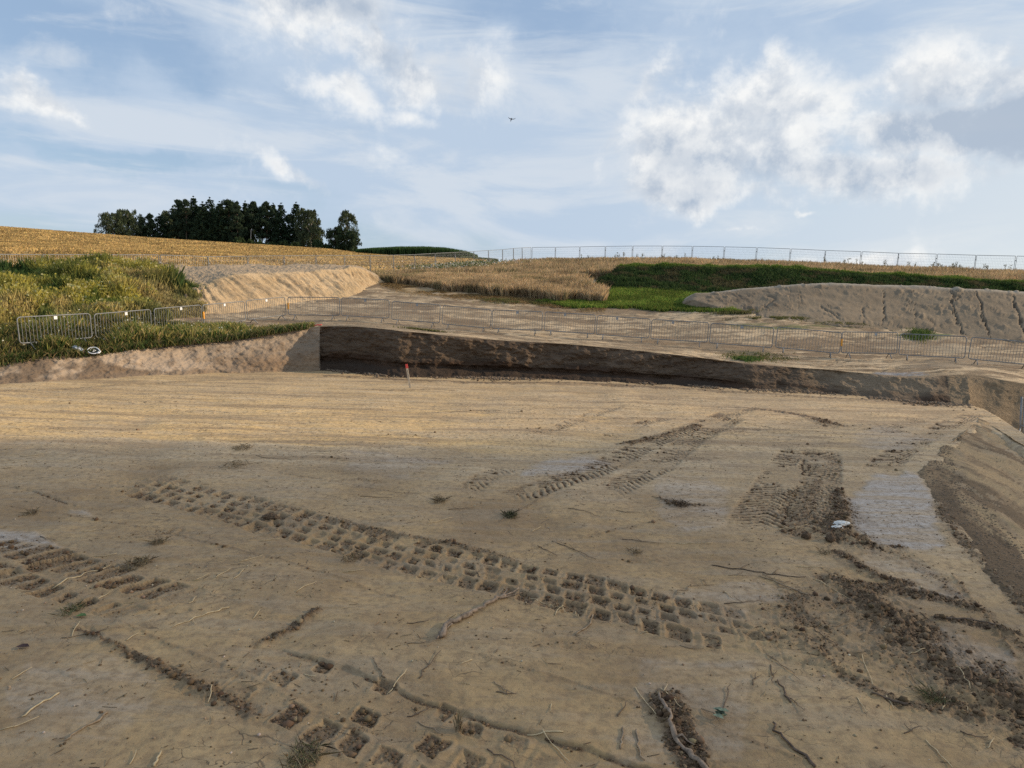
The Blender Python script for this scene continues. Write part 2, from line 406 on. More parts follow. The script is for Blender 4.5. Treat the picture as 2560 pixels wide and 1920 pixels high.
# far fence posts: left run and right run
FL_u = [110, 267, 402, 523, 622, 713, 792, 863, 927, 986, 1039, 1090.5, 1140, 1186.5, 1223, 1258]
FL_v = [636.5, 637, 637.5, 641.5, 640.5, 639.5, 638.5, 638.5, 639, 638, 636.5, 633.5, 631, 628.5, 626, 624]
FL_D = [39.9 + 3.08 * i for i in range(16)]
FR_u = [1330, 1389, 1450, 1514, 1582, 1656, 1731, 1810.5, 1891, 1975, 2062, 2152, 2245, 2341, 2439, 2539, 2640]
FR_v = [618.5, 618, 617, 616, 615, 615, 615.6, 617, 619, 622, 626, 629, 633, 635, 638, 640, 643]
FR_D = [93.8 - 1.49 * i for i in range(17)]
FENCE = [(-47, 636, 36.9)] + list(zip(FL_u, FL_v, FL_D)) + [(1285, 621, 89.5), (1307, 619.5, 92.0)] + list(zip(FR_u, FR_v, FR_D))
TOP = [(-700, 965, 17.5), (-300, 930, 21.6), (0, 914, 23.3), (56, 908, 23.8), (211, 890, 25.0), (400, 864, 26.7), (520, 855, 27.8), (660, 836, 28.9), (775, 819, 29.9), (791, 816, 29.9),
       (815, 816, 29.7), (1003, 828, 28.3), (1207, 848, 28.6), (1410, 860, 28.7), (1560, 874, 28.4), (1700, 889, 28.0), (1863, 910, 27.1), (2067, 926, 26.8),
       (2270, 943, 25.7), (2352, 950, 25.4), (2410, 941, 25.3), (2453, 938, 25.2), (2530, 963, 24.8), (2700, 985, 24.5), (3300, 1030, 22)]
pts = []
for u, v, D in TOP: pts.append(P(u, v, D))
for (a, b, c, d, e, f) in BAR:
    for q in ((a, b, c), (d, e, f)): pts.append(P(*q) - np.array([0, 0, 1.1]))
for i, (u, v, D) in enumerate(FENCE):
    if i % 2 == 0: pts.append(P(u, v, D) - np.array([0, 0, 2.0]))
for q in [(630, 775, 38), (732, 757, 41), (880, 743, 45), (960, 710, 50), (963, 707, 51), (1028, 714, 50), (1105, 724, 48.5), (1166, 734, 47), (1247, 738, 46.3),
          (1329, 744, 45.6), (1390, 753, 44.5), (1520, 753, 44.5), (1300, 790, 39), (1100, 772, 40), (1660, 773, 42), (1700, 728, 47), (1512, 716, 49),
          (1945, 797, 37.5), (2107, 813, 36.5), (2246, 827, 36), (2417, 842, 35), (2560, 850, 34.5), (2800, 870, 33), (1839, 781, 39),
          (-300, 850, 27), (0, 835, 28), (300, 797, 31), (-700, 880, 24),
          (1260, 690, 62), (1500, 680, 68), (1800, 690, 62), (2100, 705, 58), (2400, 715, 56), (2750, 730, 54),
          (-700, 545, 165), (-300, 553, 168), (0, 568, 172), (120, 577, 175), (250, 587, 178), (490, 605, 182), (700, 618, 184), (840, 626, 184), (900, 635, 176), (1000, 644, 150), (1130, 649, 128), (1200, 651, 118),
          (-300, 590, 110), (0, 600, 110), (400, 620, 110), (800, 640, 110),
          (-700, 600, 75), (-300, 622, 60), (100, 622, 65), (400, 636, 72), (700, 650, 78),
          (1330, 665, 108), (1600, 668, 104), (1900, 678, 100), (2200, 690, 95), (2600, 705, 90), (3200, 720, 85)]:
    pts.append(P(*q))
for q in [(-700, 575, 250), (0, 596, 250), (500, 628, 250), (850, 652, 250), (1100, 672, 220), (1300, 692, 170), (1600, 700, 160), (2200, 725, 150), (3000, 745, 150),
          (-700, 620, 500), (0, 650, 500), (800, 690, 500), (1600, 735, 500), (3000, 770, 500)]:
    pts.append(P(*q))
pts = np.array(pts)
_c2 = 9.0
def _phi(r2): return np.sqrt(r2 + _c2)
_A = pts[:, :2]
_n = len(pts)
_K = _phi(((_A[:, None] - _A[None]) ** 2).sum(-1)) - np.eye(_n) * 0.02
_Pm = np.c_[np.ones(_n), _A / 50]
_S = np.block([[_K, _Pm], [_Pm.T, np.zeros((3, 3))]])
_wt = np.linalg.solve(_S, np.r_[pts[:, 2], 0, 0, 0])
def ground_z(x, y):
    x = np.asarray(x, float); sh = x.shape; x = x.ravel(); y = np.asarray(y, float).ravel()
    o = np.empty(len(x))
    for i in range(0, len(x), 20000):
        xx = x[i:i + 20000]; yy = y[i:i + 20000]
        r2 = (xx[:, None] - _A[:, 0]) ** 2 + (yy[:, None] - _A[:, 1]) ** 2
        o[i:i + 20000] = _phi(r2) @ _wt[:_n] + _wt[_n] + (xx * _wt[_n + 1] + yy * _wt[_n + 2]) / 50
    return o.reshape(sh)
def project(p):
    d = p - EYE; fw = d @ _F
    return CX + F_PX * (d @ _R) / fw, CY - F_PX * (d @ _U) / fw, fw
def point_in(u, v, poly):
    poly = np.asarray(poly, float); ins = np.zeros(np.shape(u), bool)
    j = len(poly) - 1
    for i in range(len(poly)):
        xi, yi = poly[i]; xj, yj = poly[j]
        c = ((yi > v) != (yj > v)) & (u < (xj - xi) * (v - yi) / (yj - yi + 1e-12) + xi)
        ins ^= c; j = i
    return ins
def polydist(X, Y, poly):
    """distance to a world polyline, signed side, arc length"""
    poly = np.asarray(poly, float)[:, :2]
    best = np.full(X.shape, 1e9); side = np.zeros(X.shape); arc = np.zeros(X.shape); s0 = 0.0
    for a, b in zip(poly[:-1], poly[1:]):
        d = b - a; L = math.hypot(*d); d = d / L
        rx = X - a[0]; ry = Y - a[1]
        t = rx * d[0] + ry * d[1]; tc = np.clip(t, 0, L)
        ds = np.hypot(rx - tc * d[0], ry - tc * d[1])
        sd = d[0] * ry - d[1] * rx
        m = ds < best
        best = np.where(m, ds, best); side = np.where(m, np.sign(sd), side); arc = np.where(m, s0 + t, arc)
        s0 += L
    return best, side, arc

# ---------------- site ground beyond the excavation, split into the zones seen
TU = np.array([q[0] for q in TOP], float); TD = np.array([q[2] for q in TOP], float)
us = np.unique(np.concatenate([np.arange(-700, 3301, 6.0), [791, 793, 812, 815]]))
nc = len(us)
nr = 560
tt = np.linspace(0, 1, nr)[:, None]
Dt = np.interp(us, TU, TD)[None]
DD = Dt * (650.0 / Dt) ** (tt ** 1.25)
GX, GY = colxy(np.broadcast_to(us, (nr, nc)), DD)
GZ = ground_z(GX, GY)
near = sm(DD, 120, 40)
GZd = GZ + near * (fbm(GX, GY, 0.5, 5, 3) * 0.10 + fbm(GX, GY * 2, 2.0, 3, 9) * 0.035) * sm(tt + GX * 0, 0, 0.004)
rut = np.abs(fbm(GX * 0.35, GY * 1.3, 0.9, 4, 21))
GZd = GZd - near * 0.06 * sm(rut, 0.05, 0.0) * sm(tt + GX * 0, 0.0, 0.01)
G = np.stack([GX, GY, GZd], -1)
gu, gv, gd = project(np.stack([GX, GY, GZ], -1))
# zone of each vertex: 0 dirt, 1 stubble, 2 crop field, 3 grass
fenceline = np.array([P(u, v, D)[:2] for u, v, D in FENCE])
fl_u = np.array([q[0] for q in FENCE], float); fl_D = np.array([q[2] for q in FENCE], float)
Dfence = np.interp(us, fl_u, fl_D)[None] + 0 * DD
ub = np.broadcast_to(us, DD.shape)
stub = (DD > Dfence - np.interp(ub, [-700, 400, 420, 700, 930, 1000, 1250], [3, 2.0, 0.3, 0.3, 2, 0, 0])) & (ub < 1262 + (DD - 90) * 3.2)
wheat_front_u = [905, 926, 963, 1028, 1105, 1166, 1247, 1329, 1390, 1512, 1530, 1600]
wheat_front_D = [60, 54, 51.5, 50, 48.5, 47, 46.3, 45.6, 44.5, 44.5, 49.5, 51]
Dw = np.interp(ub, wheat_front_u, wheat_front_D, left=1e4)
Dw = np.where(ub < 915, 1e4, Dw)
crop = (DD > Dw) & ~(stub & (ub < 1253)) 
crop = crop | ((ub >= 1253) & (DD > 60))
crop = crop & (DD > np.where(ub > 1530, 50.0, 0))
WHEAT_START = (wheat_front_u, wheat_front_D)
zone = np.where(crop, 2, np.where(stub, 1, 0))
grass_poly = [(1340, 757), (1520, 738), (1560, 700), (1700, 700), (1790, 745), (1850, 783), (1760, 778), (1660, 776), (1500, 768), (1420, 764)]
isg = point_in(gu, gv + 10 * fbm(GX, GY, 0.6, 3, 5), grass_poly) & (DD < 56)
zone = np.where(isg & (zone != 2), 3, zone)
fz = grid_faces(nr, nc)
zf = zone.ravel()[fz[:, 0]]
# attribute tints of the dirt: damp grey, ochre, straw litter patches (real soil colours)
tint = np.zeros((nr, nc, 3)); tk = np.zeros((nr, nc))
def paint(mask, col, k=1.0):
    global tint, tk
    mk = np.clip(mask * k, 0, 1)
    tint[...] = np.where((mk > 0)[..., None], tint * (1 - mk[..., None]) + np.array(col) * mk[..., None], tint)
    tk[...] = np.maximum(tk, mk)
def patch(u0, v0, ru, rv, edge=0.5, seed=1, U=None, V=None, X=None, Y=None):
    q = np.sqrt(((U - u0) / ru) ** 2 + ((V - v0) / rv) ** 2) + fbm(X * 0.7, Y * 2.0, 0.8, 5, seed, 0.6) * 1.1
    return sm(q, 1.0, 1.0 - edge)
kw = dict(U=gu, V=gv, X=GX, Y=GY)
onsite = (zone == 0) & (DD < 60)
for (a, b, c, d, colr, k) in [(1150, 722, 190, 18, (0.42, 0.29, 0.14), .8), (1060, 722, 90, 16, (0.46, 0.32, 0.15), .8), (1500, 775, 300, 14, (0.26, 0.18, 0.11), .8),
                              (1320, 757, 160, 7, (0.24, 0.19, 0.07), .7), (2230, 933, 110, 9, (0.34, 0.33, 0.33), .9), (1880, 880, 70, 14, (0.20, 0.17, 0.09), .9),
                              (1700, 860, 200, 20, (0.25, 0.185, 0.12), .7), (1850, 872, 120, 12, (0.22, 0.16, 0.10), .8), (1000, 815, 260, 12, (0.28, 0.21, 0.13), .6),
                              (2000, 815, 240, 8, (0.16, 0.17, 0.06), .9), (2300, 845, 60, 12, (0.10, 0.16, 0.04), .9), (900, 790, 300, 18, (0.30, 0.22, 0.14), .5),
                              (2330, 870, 200, 22, (0.56, 0.46, 0.32), .6), (1930, 905, 130, 14, (0.58, 0.47, 0.32), .7), (2400, 905, 200, 16, (0.33, 0.27, 0.2), .6)]:
    paint(np.where(onsite, patch(a, b, c, d, 0.5, int(a), **kw), 0), colr, k)
bs_ = fbm(GX * 0.45 + GY * 0.1, GY * 1.9, 0.75, 6, 901, 0.62)
paint(np.where(onsite, sm(bs_, 0.02, 0.26) * 0.8, 0), (0.215, 0.142, 0.082), 1)
bs2 = fbm(GX * 0.6, GY * 2.6, 1.9, 5, 911, 0.62)
paint(np.where(onsite, sm(bs2, 0.10, 0.30) * 0.7, 0), (0.25, 0.17, 0.10), 1)
# soil by the far fence in the stubble
mix_s = (zone == 1) & (DD < Dfence + 3)
paint(np.where(mix_s, 0.55, 0), (0.26, 0.18, 0.10), 1)
wf = sm(fbm(GX, GY, 0.08, 4, 77), 0.0, 0.3)
paint(np.where(zone == 1, wf * 0.35, 0), (0.40, 0.27, 0.11), 1)
names = {0: ('site_ground', 'site'), 1: ('stubble_field', 'stubble'), 2: ('crop_field', 'wheatsoil'), 3: ('grass_ground', 'turf')}
Gf = G.reshape(-1, 3)
for z in (0, 1, 2, 3):
    ff = fz[zf == z]
    idx = np.unique(ff); rem = np.full(nr * nc, -1); rem[idx] = np.arange(len(idx))
    me = raw_mesh(names[z][0], Gf[idx], rem[ff], {'tint': tint.reshape(-1, 3)[idx], 'tintk': tk.ravel()[idx]}, True)
    o = link(names[z][0], me, M[names[z][1]])
    tag(o, kind='structure', label={0: 'compacted pale dirt of the building site beyond the pit', 1: 'golden harvested stubble field rising to the skyline',
                                    2: 'ground under the ripe grain field', 3: 'flat ground under the bright green grass patch'}[z])
TOPZ = G[0]                                    # the brink of the excavation, one point per column

# ---------------- excavation walls
BASE = [(-700, 1000, 0), (-300, 975, 0), (0, 960, 0), (101, 957, 0), (305, 944, 0), (520, 934, 0), (790, 926.5, 0), (816, 926, 0), (1003, 943, 0), (1207, 946, 0),
        (1451, 952, 0), (1700, 964, 0), (1863, 976, 0), (2046, 982, 0), (2270, 1005, 0), (2433, 1017, 0)]
BP = PZ(np.array([q[0] for q in BASE], float), np.array([q[1] for q in BASE], float))
bu = np.array([q[0] for q in BASE], float)
bx = np.interp(us, bu, BP[:, 0]); by = np.interp(us, bu, BP[:, 1]); bz = np.where(us > 2433, np.interp(us, [2433, 2480, 2560], [0, -1.4, -2.4]), 0.0)
far = us > 2433
fx, fy = colxy(us, np.interp(us, [2433, 2520, 2700, 3300], [23.2, 22.0, 21.0, 19.0]))
bx = np.where(far, fx, bx); by = np.where(far, fy, by)
uw = np.arange(-700, 3301, 2.5)
def ri(a): return np.interp(uw, us, a)
T3 = np.stack([ri(TOPZ[:, 0]), ri(TOPZ[:, 1]), ri(TOPZ[:, 2])], -1)
B3 = np.stack([ri(bx), ri(by), ri(bz) - 0.08], -1)
nw = 90
sv = np.linspace(0, 1, nw)[:, None]
cut = (uw > 800) & (uw < 1840)
isb = uw < 800
# vertical fraction runs down, horizontal fraction outward: cut wall is steep with a crumbled toe
hz_cut = np.where(sv < 0.78, 0.42 * (sv / 0.78) ** 1.0, 0.42 + 0.58 * ((sv - 0.78) / 0.22) ** 0.8)
hz_soft = sv ** 1.1
kc = np.where(cut, 1.0, 0.0); kc = np.convolve(np.pad(kc, 40, 'edge'), np.ones(41) / 41, 'same')[40:-40]; kc = np.where(uw < 800, 0, np.where((uw >= 800) & (uw < 900), 1, kc))
hz = hz_cut * kc + hz_soft * (1 - kc)
arc = np.concatenate([[0], np.cumsum(np.hypot(np.diff(B3[:, 0]), np.diff(B3[:, 1])))])
Wv = np.empty((nw, len(uw), 3))
Wv[..., 0] = T3[:, 0] * (1 - hz) + B3[:, 0] * hz
Wv[..., 1] = T3[:, 1] * (1 - hz) + B3[:, 1] * hz
Wv[..., 2] = T3[:, 2] * (1 - sv) + B3[:, 2] * sv
outn = B3[:, :2] - T3[:, :2]; outn /= np.linalg.norm(outn, axis=1)[:, None]
AR = np.broadcast_to(arc, sv.shape[:1] + arc.shape); ZZ = Wv[..., 2]
disp = fbm(AR, ZZ * 2, 0.7, 5, 31, 0.58) * (0.22 + 0.04 * kc) + fbm(AR, ZZ * 1.5, 4.0, 4, 41, 0.65) * (0.06 + 0.03 * kc) - 0.12 * kc * np.abs(fbm(AR * 1.6, ZZ * 0.5, 1.2, 4, 47, 0.6))
disp = disp - 0.10 * kc * sm(sv, 0.66, 0.72) * sm(sv, 0.86, 0.78)
disp = disp + 0.16 * np.abs(fbm(AR, ZZ, 1.9, 4, 51)) * sm(sv, 0.75, 0.95)
disp = disp * sm(sv, 0.0, 0.05) * np.where(uw > 2433, 0.5, 1.0)
Wv[..., 0] += outn[:, 0] * disp; Wv[..., 1] += outn[:, 1] * disp
Wv[..., 2] += (1 - kc) * disp * 0.35 * sm(sv, 0, 0.1)
wt = np.zeros((nw, len(uw), 3)); wk = np.zeros((nw, len(uw)))
def wpaint(mk, col):
    mk = np.clip(mk, 0, 1)
    wt[...] = wt * (1 - mk[..., None]) + np.array(col) * mk[..., None]; wk[...] = np.maximum(wk, mk)
s2 = sv + fbm(AR, ZZ * 3, 0.5, 4, 61) * 0.22
U2 = np.broadcast_to(uw, s2.shape)
# cut wall strata: grey-brown above, red-brown lower, near black crumbs at the toe
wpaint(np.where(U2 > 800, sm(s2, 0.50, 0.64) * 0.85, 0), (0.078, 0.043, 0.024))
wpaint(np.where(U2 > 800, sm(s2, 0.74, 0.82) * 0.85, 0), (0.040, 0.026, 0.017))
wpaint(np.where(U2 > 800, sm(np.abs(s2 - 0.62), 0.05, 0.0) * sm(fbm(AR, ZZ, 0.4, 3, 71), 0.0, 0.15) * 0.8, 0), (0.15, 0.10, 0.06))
wpaint(np.where(U2 > 1780, sm(U2, 1800, 2050) * sm(fbm(AR, ZZ * 3, 0.9, 4, 72), -0.05, 0.2) * 0.9, 0), (0.18, 0.13, 0.085))
wpaint(np.where((U2 > 1850) & (U2 < 2400), sm(U2, 1880, 2150) * sm(U2, 2400, 2330) * sm(s2, 0.75, 0.45) * 0.95, 0), (0.30, 0.22, 0.14))
wpaint(np.where(U2 > 2380, sm(U2, 2250, 2400) * 0.9, 0), (0.30, 0.215, 0.128))
wpaint(np.where(U2 > 2440, sm(U2, 2440, 2470) * sm(s2, 0.42, 0.6) * .8, 0), (0.13, 0.095, 0.06))
# sunny bank: rusty brown lower half close to the corner
wpaint(np.where(U2 < 800, sm(U2, 430, 700) * sm(s2, 0.10, 0.75) * 0.9, 0), (0.33, 0.215, 0.125))
wpaint(np.where(U2 < 800, sm(fbm(AR, ZZ * 2, 0.55, 5, 81), 0.10, 0.28) * 0.75, 0), (0.20, 0.135, 0.085))
wpaint(np.where(U2 < 800, sm(s2, 0.82, 0.95) * 0.6, 0), (0.26, 0.18, 0.11))
wpaint(np.where(U2 < 230, sm(fbm(AR, ZZ * 2, 0.8, 5, 85), -.05, 0.15) * sm(s2, 0.3, 0.6) * 0.8, 0), (0.16, 0.11, 0.07))
def strip(name, mask, mat, label):
    cols = np.where(mask)[0]
    g = Wv[:, cols]; f = grid_faces(nw, len(cols))
    me = raw_mesh(name, g.reshape(-1, 3), f, {'tint': wt[:, cols].reshape(-1, 3), 'tintk': wk[:, cols].ravel()}, True)
    return tag(link(name, me, mat), kind='structure', label=label)
i0 = int(np.argmin(abs(uw - 800)))
strip('pit_bank', np.arange(len(uw)) <= i0, M['bank'], 'sunlit pale earth bank on the left side of the pit')
i1 = int(np.argmin(abs(uw - 2430)))
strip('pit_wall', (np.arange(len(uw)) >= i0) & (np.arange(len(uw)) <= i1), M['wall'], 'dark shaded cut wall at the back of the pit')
strip('lower_pit_bank', np.arange(len(uw)) >= i1, M['wall'], 'earth slope of the lower hollow at the right edge')

# ---------------- pit floor: dense sheet with tracks pressed in
uf = np.arange(-420, 2990, 3.0)
vf = np.concatenate([np.arange(915, 1100, 1.6), np.arange(1100, 1960, 2.3), np.arange(1960, 2500, 8)])
FUu, FVv = np.meshgrid(uf, vf)
# rows follow constant true distance so the sheet is regular
rowY = PZ(np.full(len(vf), 1280.0), vf)[:, 1]
xs_at = (uf - CX) / F_PX
FX = np.outer(rowY * 1.02 + 0.3, xs_at); FY = np.broadcast_to(rowY[:, None], FX.shape).copy()
FZ = np.zeros_like(FX)
fu, fv, _ = project(np.stack([FX, FY, FZ], -1))
loose = np.zeros_like(FX); sun_gold = np.zeros_like(FX); greym = np.zeros_like(FX)
def wl(px): return np.array([PZ(a, b)[:2] for a, b in px])
nlo = fbm(FX, FY, 0.8, 5, 101); nhi = fbm(FX, FY, 6.0, 4, 111, 0.6); nvh = fbm(FX, FY, 22.0, 2, 121, 0.6)
FZ += nlo * 0.05 + fbm(FX * 0.5, FY * 1.6, 3.0, 4, 131) * 0.012 + nhi * 0.007
def band(d, r, soft): return sm(d, r + soft, r)
def soft_box(a, b, w_, h_, s_): return sm(np.abs(a), w_ + s_, w_ - s_) * sm(np.abs(b), h_ + s_, h_ - s_)
def lug_track(px, rows, pitch, depth, skew, smin=-1, smax=1e9, drop=0.0, seed=0, dark=0.9, wob=0.03):
    """rows: (cross offset, half length along, half width across, phase)"""
    global FZ, loose
    line = wl(px)
    d, sd, s = polydist(FX, FY, line)
    t = d * sd + fbm(FX, FY, 0.7, 2, seed + 5) * wob * 2
    L = np.hypot(*np.diff(line, axis=0).T).sum()
    use = (d < 1.3) & (s > -0.2) & (s < L + 0.2)
    mid = (max(abs(r[0]) for r in rows) + 0.2)
    FZ = np.where(use, FZ - 0.014 * sm(d, mid + 0.1, mid - 0.1), FZ)
    ends = sm(s, -0.2, 0.9) * sm(s, L + 0.2, L - 0.8)
    halo = sm(d, mid + 0.10, mid - 0.10) * ends * (0.10 + 0.5 * sm(nlo + nhi * 0.7, 0.0, 0.3)) * 0.32
    loose = np.where(use, np.maximum(loose, halo), loose)
    for (o_, hl, hw, ph) in rows:
        ss = s + skew * (t - o_) + ph * pitch
        k = np.floor(ss / pitch); ds = (ss / pitch - k - 0.5) * pitch
        keep = _hash(k, k * 0 + int(o_ * 100) + seed, seed + 3)
        var = 0.25 + 1.0 * _hash(k, k * 0 + seed, seed + 9)
        sc_j = 0.72 + 0.4 * _hash(k, k * 0 + 3, seed + 11); a = (ds + nhi * 0.05 + (_hash(k, k * 0 + int(o_ * 50), seed + 21) - 0.5) * 0.05) / sc_j; b = ((t - o_) + nhi * 0.05 + (_hash(k, k * 0 + int(o_ * 50), seed + 31) - 0.5) * 0.06) / sc_j
        m = soft_box(a, b, hl, hw, 0.020) * use * (keep > drop) * ends
        rim = soft_box(a, b, hl + 0.045, hw + 0.045, 0.05) * use * (keep > drop) - m
        FZ = FZ - m * depth * var + rim * 0.014
        FZ = FZ + m * np.abs(nvh) * 0.03
        lk = m * (0.55 + 0.45 * keep) * sm(nhi * 1.0 + 0.6 * nlo + 0.5 * (keep - 0.4) + 0.26 + 0.22 * (b / hw) + 0.10 * (a / hl), -0.10, 0.14)
        loose = np.maximum(loose, lk * dark)
lug_track([(330, 1203), (560, 1262), (800, 1325), (1050, 1392), (1300, 1448), (1500, 1497), (1700, 1545), (1960, 1598)],
          [(0.37, 0.106, 0.125, 0.0), (0.11, 0.088, 0.082, 0.55), (-0.12, 0.088, 0.080, 0.1), (-0.37, 0.104, 0.115, 0.6)], 0.265, 0.032, 0.28, drop=0.04, seed=201)
lug_track([(-120, 1345), (0, 1380), (130, 1418), (250, 1452), (370, 1488), (450, 1520)],
          [(0.12, 0.110, 0.25, 0.0), (-0.40, 0.09, 0.14, 0.5)], 0.29, 0.034, -0.12, drop=0.05, seed=301)
lug_track([(600, 1668), (741, 1723), (889, 1782), (1057, 1856), (1146, 1890), (1350, 1975)],
          [(0.33, 0.085, 0.09, 0.5), (0.0, 0.115, 0.12, 0.0), (-0.33, 0.125, 0.15, 0.5)], 0.31, 0.022, 0.22, drop=0.3, seed=401, dark=1.0)
# fine chevron tyre marks
nph = fbm(FX, FY, 2.2, 3, 171)
def chevron(px, halfw, pitch, amp, dark, seed, ang=0.9):
    global FZ, loose
    line = wl(px)
    d, sd, s = polydist(FX, FY, line); t = d * sd
    L = np.hypot(*np.diff(line, axis=0).T).sum()
    fade = sm(s, 0, 0.8) * sm(s, L, L - 0.8) * sm(d, halfw + 0.05, halfw - 0.05)
    pat = np.sin((s + ang * np.abs(t + nlo * 0.1)) / pitch * 2 * math.pi + nlo * 2 + nph * 2.5) + nhi * 0.9
    pat2 = sm(pat, 0.0, 0.6)
    on = fade * sm(nlo * 0.8 + nph * 0.8 + nhi * 0.4, -0.28, 0.12)
    FZ = FZ - on * pat2 * amp - fade * 0.006
    loose = np.maximum(loose, on * pat2 * dark + fade * dark * 0.18)
chevron([(1250, 1250), (1480, 1180), (1620, 1110), (1760, 1055), (1900, 1010)], 0.32, 0.16, 0.018, 0.75, 11)
chevron([(1500, 1240), (1640, 1170), (1730, 1100), (1850, 1040)], 0.30, 0.16, 0.018, 0.65, 12)
chevron([(1880, 1340), (1925, 1250), (1970, 1180), (2010, 1120)], 0.42, 0.17, 0.020, 0.8, 13)
chevron([(1990, 1340), (2030, 1250), (2050, 1180), (2055, 1120)], 0.38, 0.17, 0.034, 1.0, 14, 0.5)
chevron([(2190, 1180), (2260, 1120), (2370, 1060), (2440, 1035)], 0.30, 0.15, 0.016, 0.7, 15)
chevron([(1150, 1235), (1220, 1190), (1290, 1165)], 0.22, 0.15, 0.016, 0.75, 16)
chevron([(1440, 1330), (1530, 1290), (1570, 1270)], 0.34, 0.18, 0.016, 0.7, 17)
chevron([(1320, 1090), (1400, 1065), (1500, 1030), (1560, 1012)], 0.22, 0.14, 0.012, 0.6, 18)
chevron([(1500, 1095), (1600, 1060), (1680, 1040)], 0.22, 0.14, 0.012, 0.55, 19)
chevron([(2160, 1080), (2290, 1050), (2340, 1035)], 0.3, 0.15, 0.01, 0.5, 20)
chevron([(340, 1310), (430, 1335), (520, 1350)], 0.25, 0.16, 0.010, 0.45, 22)
def smear(px, r, k, seed, soft=0.6, wid=None):
    """crumbled dark soil along a line, ragged"""
    global loose, FZ
    line = wl(px); d, sd, s = polydist(FX, FY, line)
    L = np.hypot(*np.diff(line, axis=0).T).sum()
    rr = r * (np.interp(np.clip(s / L, 0, 1), np.linspace(0, 1, len(wid)), wid) if wid else 1.0)
    q = d / rr + nhi * 0.9 + nlo * 0.6
    m = sm(q, 1.0, 1.0 - soft) * k
    m = np.maximum(m, 0.45 * k * sm(q, 2.1, 0.8) * sm(nhi + nlo, -0.25, 0.25))
    loose = np.maximum(loose, m); FZ = FZ + m * 0.022 * (1 + nvh * 2 + nhi * 1.5)
smear([(1840, 1018), (1950, 1030), (2030, 1045), (2075, 1060)], 0.24, 1.0, 1, wid=[.3, .6, 1, 1.5])
smear([(1400, 1000), (1600, 1010), (1840, 1018)], 0.10, 0.5, 2)
smear([(1560, 1110), (1700, 1080), (1745, 1062)], 0.18, 0.8, 3)
smear([(880, 973), (960, 976), (1022, 976), (1100, 974), (1150, 978)], 0.16, 0.55, 4, wid=[.2, 1, 1.6, 1, .2])
smear([(800, 1292), (930, 1325), (1080, 1350), (1200, 1375), (1300, 1402)], 0.13, 0.55, 38, wid=[.4, 1, .5, .8, .3])
smear([(650, 1612), (720, 1580), (790, 1530)], 0.06, 0.95, 5)
smear([(190, 1575), (300, 1625), (430, 1690), (520, 1730), (640, 1790)], 0.07, 0.85, 6, wid=[.3, .6, .9, 1.3, 1.2])
smear([(2095, 1225), (2105, 1290), (2085, 1330), (2150, 1365), (2260, 1372)], 0.20, 1.0, 7, wid=[.5, 1.0, 1.8, 1.1, .3])
smear([(2040, 1330), (2100, 1350), (2180, 1345)], 0.18, 0.9, 37, wid=[.6, 1.4, .3])
smear([(2095, 1385), (2150, 1420), (2200, 1445), (2270, 1460)], 0.12, 1.0, 8)
smear([(2085, 1455), (2200, 1470), (2330, 1490), (2430, 1520)], 0.17, 0.9, 9, wid=[.6, 1, 1, .4])
smear([(2180, 1500), (2240, 1580), (2350, 1660), (2470, 1720), (2600, 1760)], 0.40, 1.0, 10, soft=0.9, wid=[.4, .8, 1.1, 1, 1])
smear([(1960, 1530), (2010, 1500), (2000, 1590), (2060, 1640)], 0.34, 0.7, 11, soft=0.9)
smear([(2080, 1450), (2140, 1480), (2190, 1510), (2250, 1560)], 0.26, 0.75, 47, soft=0.9)
smear([(2110, 1465), (2230, 1560), (2370, 1665), (2600, 1790)], 0.60, 0.9, 48, soft=0.95, wid=[.35, .8, 1, 1.1])
smear([(2040, 1300), (2110, 1340), (2190, 1375)], 0.34, 0.7, 50, soft=0.9)
smear([(2230, 1385), (2330, 1440), (2440, 1520), (2600, 1650)], 0.14, 0.5, 49, soft=0.95)
for qi, (pl_, k_) in enumerate([([(0, 1262), (200, 1290), (430, 1330), (700, 1400), (1000, 1490)], .35), ([(60, 1460), (300, 1560), (620, 1700), (900, 1830)], .3), ([(1150, 1640), (1400, 1700), (1700, 1790), (2000, 1900)], .3),
        ([(900, 1150), (1300, 1140), (1700, 1120), (2100, 1110)], .4), ([(0, 1120), (500, 1135), (900, 1150), (1400, 1180)], .4), ([(1100, 1430), (1400, 1350), (1700, 1290), (1850, 1260)], .3), ([(600, 1060), (1100, 1050), (1600, 1045)], .45),
        ([(100, 1010), (800, 1000), (1500, 990), (2200, 1010)], .45), ([(1250, 1300), (1380, 1230), (1560, 1160), (1800, 1090), (2050, 1040)], .4), ([(2050, 1420), (2200, 1500), (2320, 1590), (2480, 1760)], .4), ([(700, 1180), (1000, 1230), (1250, 1250)], .35),
        ([(2380, 1440), (2450, 1520), (2540, 1640)], .5), ([(1350, 1010), (1700, 1030), (1950, 1075), (2200, 1060)], .5), ([(0, 1070), (600, 1080), (1200, 1085), (1500, 1070)], .35), ([(300, 1410), (520, 1380), (800, 1290)], .25)]):
    smear(pl_, 0.035, k_, 80 + qi, wid=[.5, 1, .3, 1.2, .4, 1])
smear([(1880, 1590), (2000, 1610), (2100, 1690), (2250, 1760), (2450, 1790)], 0.10, 0.7, 12)
smear([(2350, 1545), (2450, 1560), (2540, 1582)], 0.07, 1.0, 13)
smear([(2350, 1260), (2380, 1320), (2450, 1405), (2600, 1540)], 0.14, 0.7, 14)
smear([(1670, 1750), (1700, 1830), (1740, 1900)], 0.13, 1.0, 15)
smear([(1650, 1245), (1700, 1262), (1760, 1265)], 0.16, 0.8, 16, wid=[.3, 1, .5])
smear([(1985, 1330), (2020, 1260), (2045, 1200)], 0.20, 0.6, 17, wid=[1.3, 1, .4])
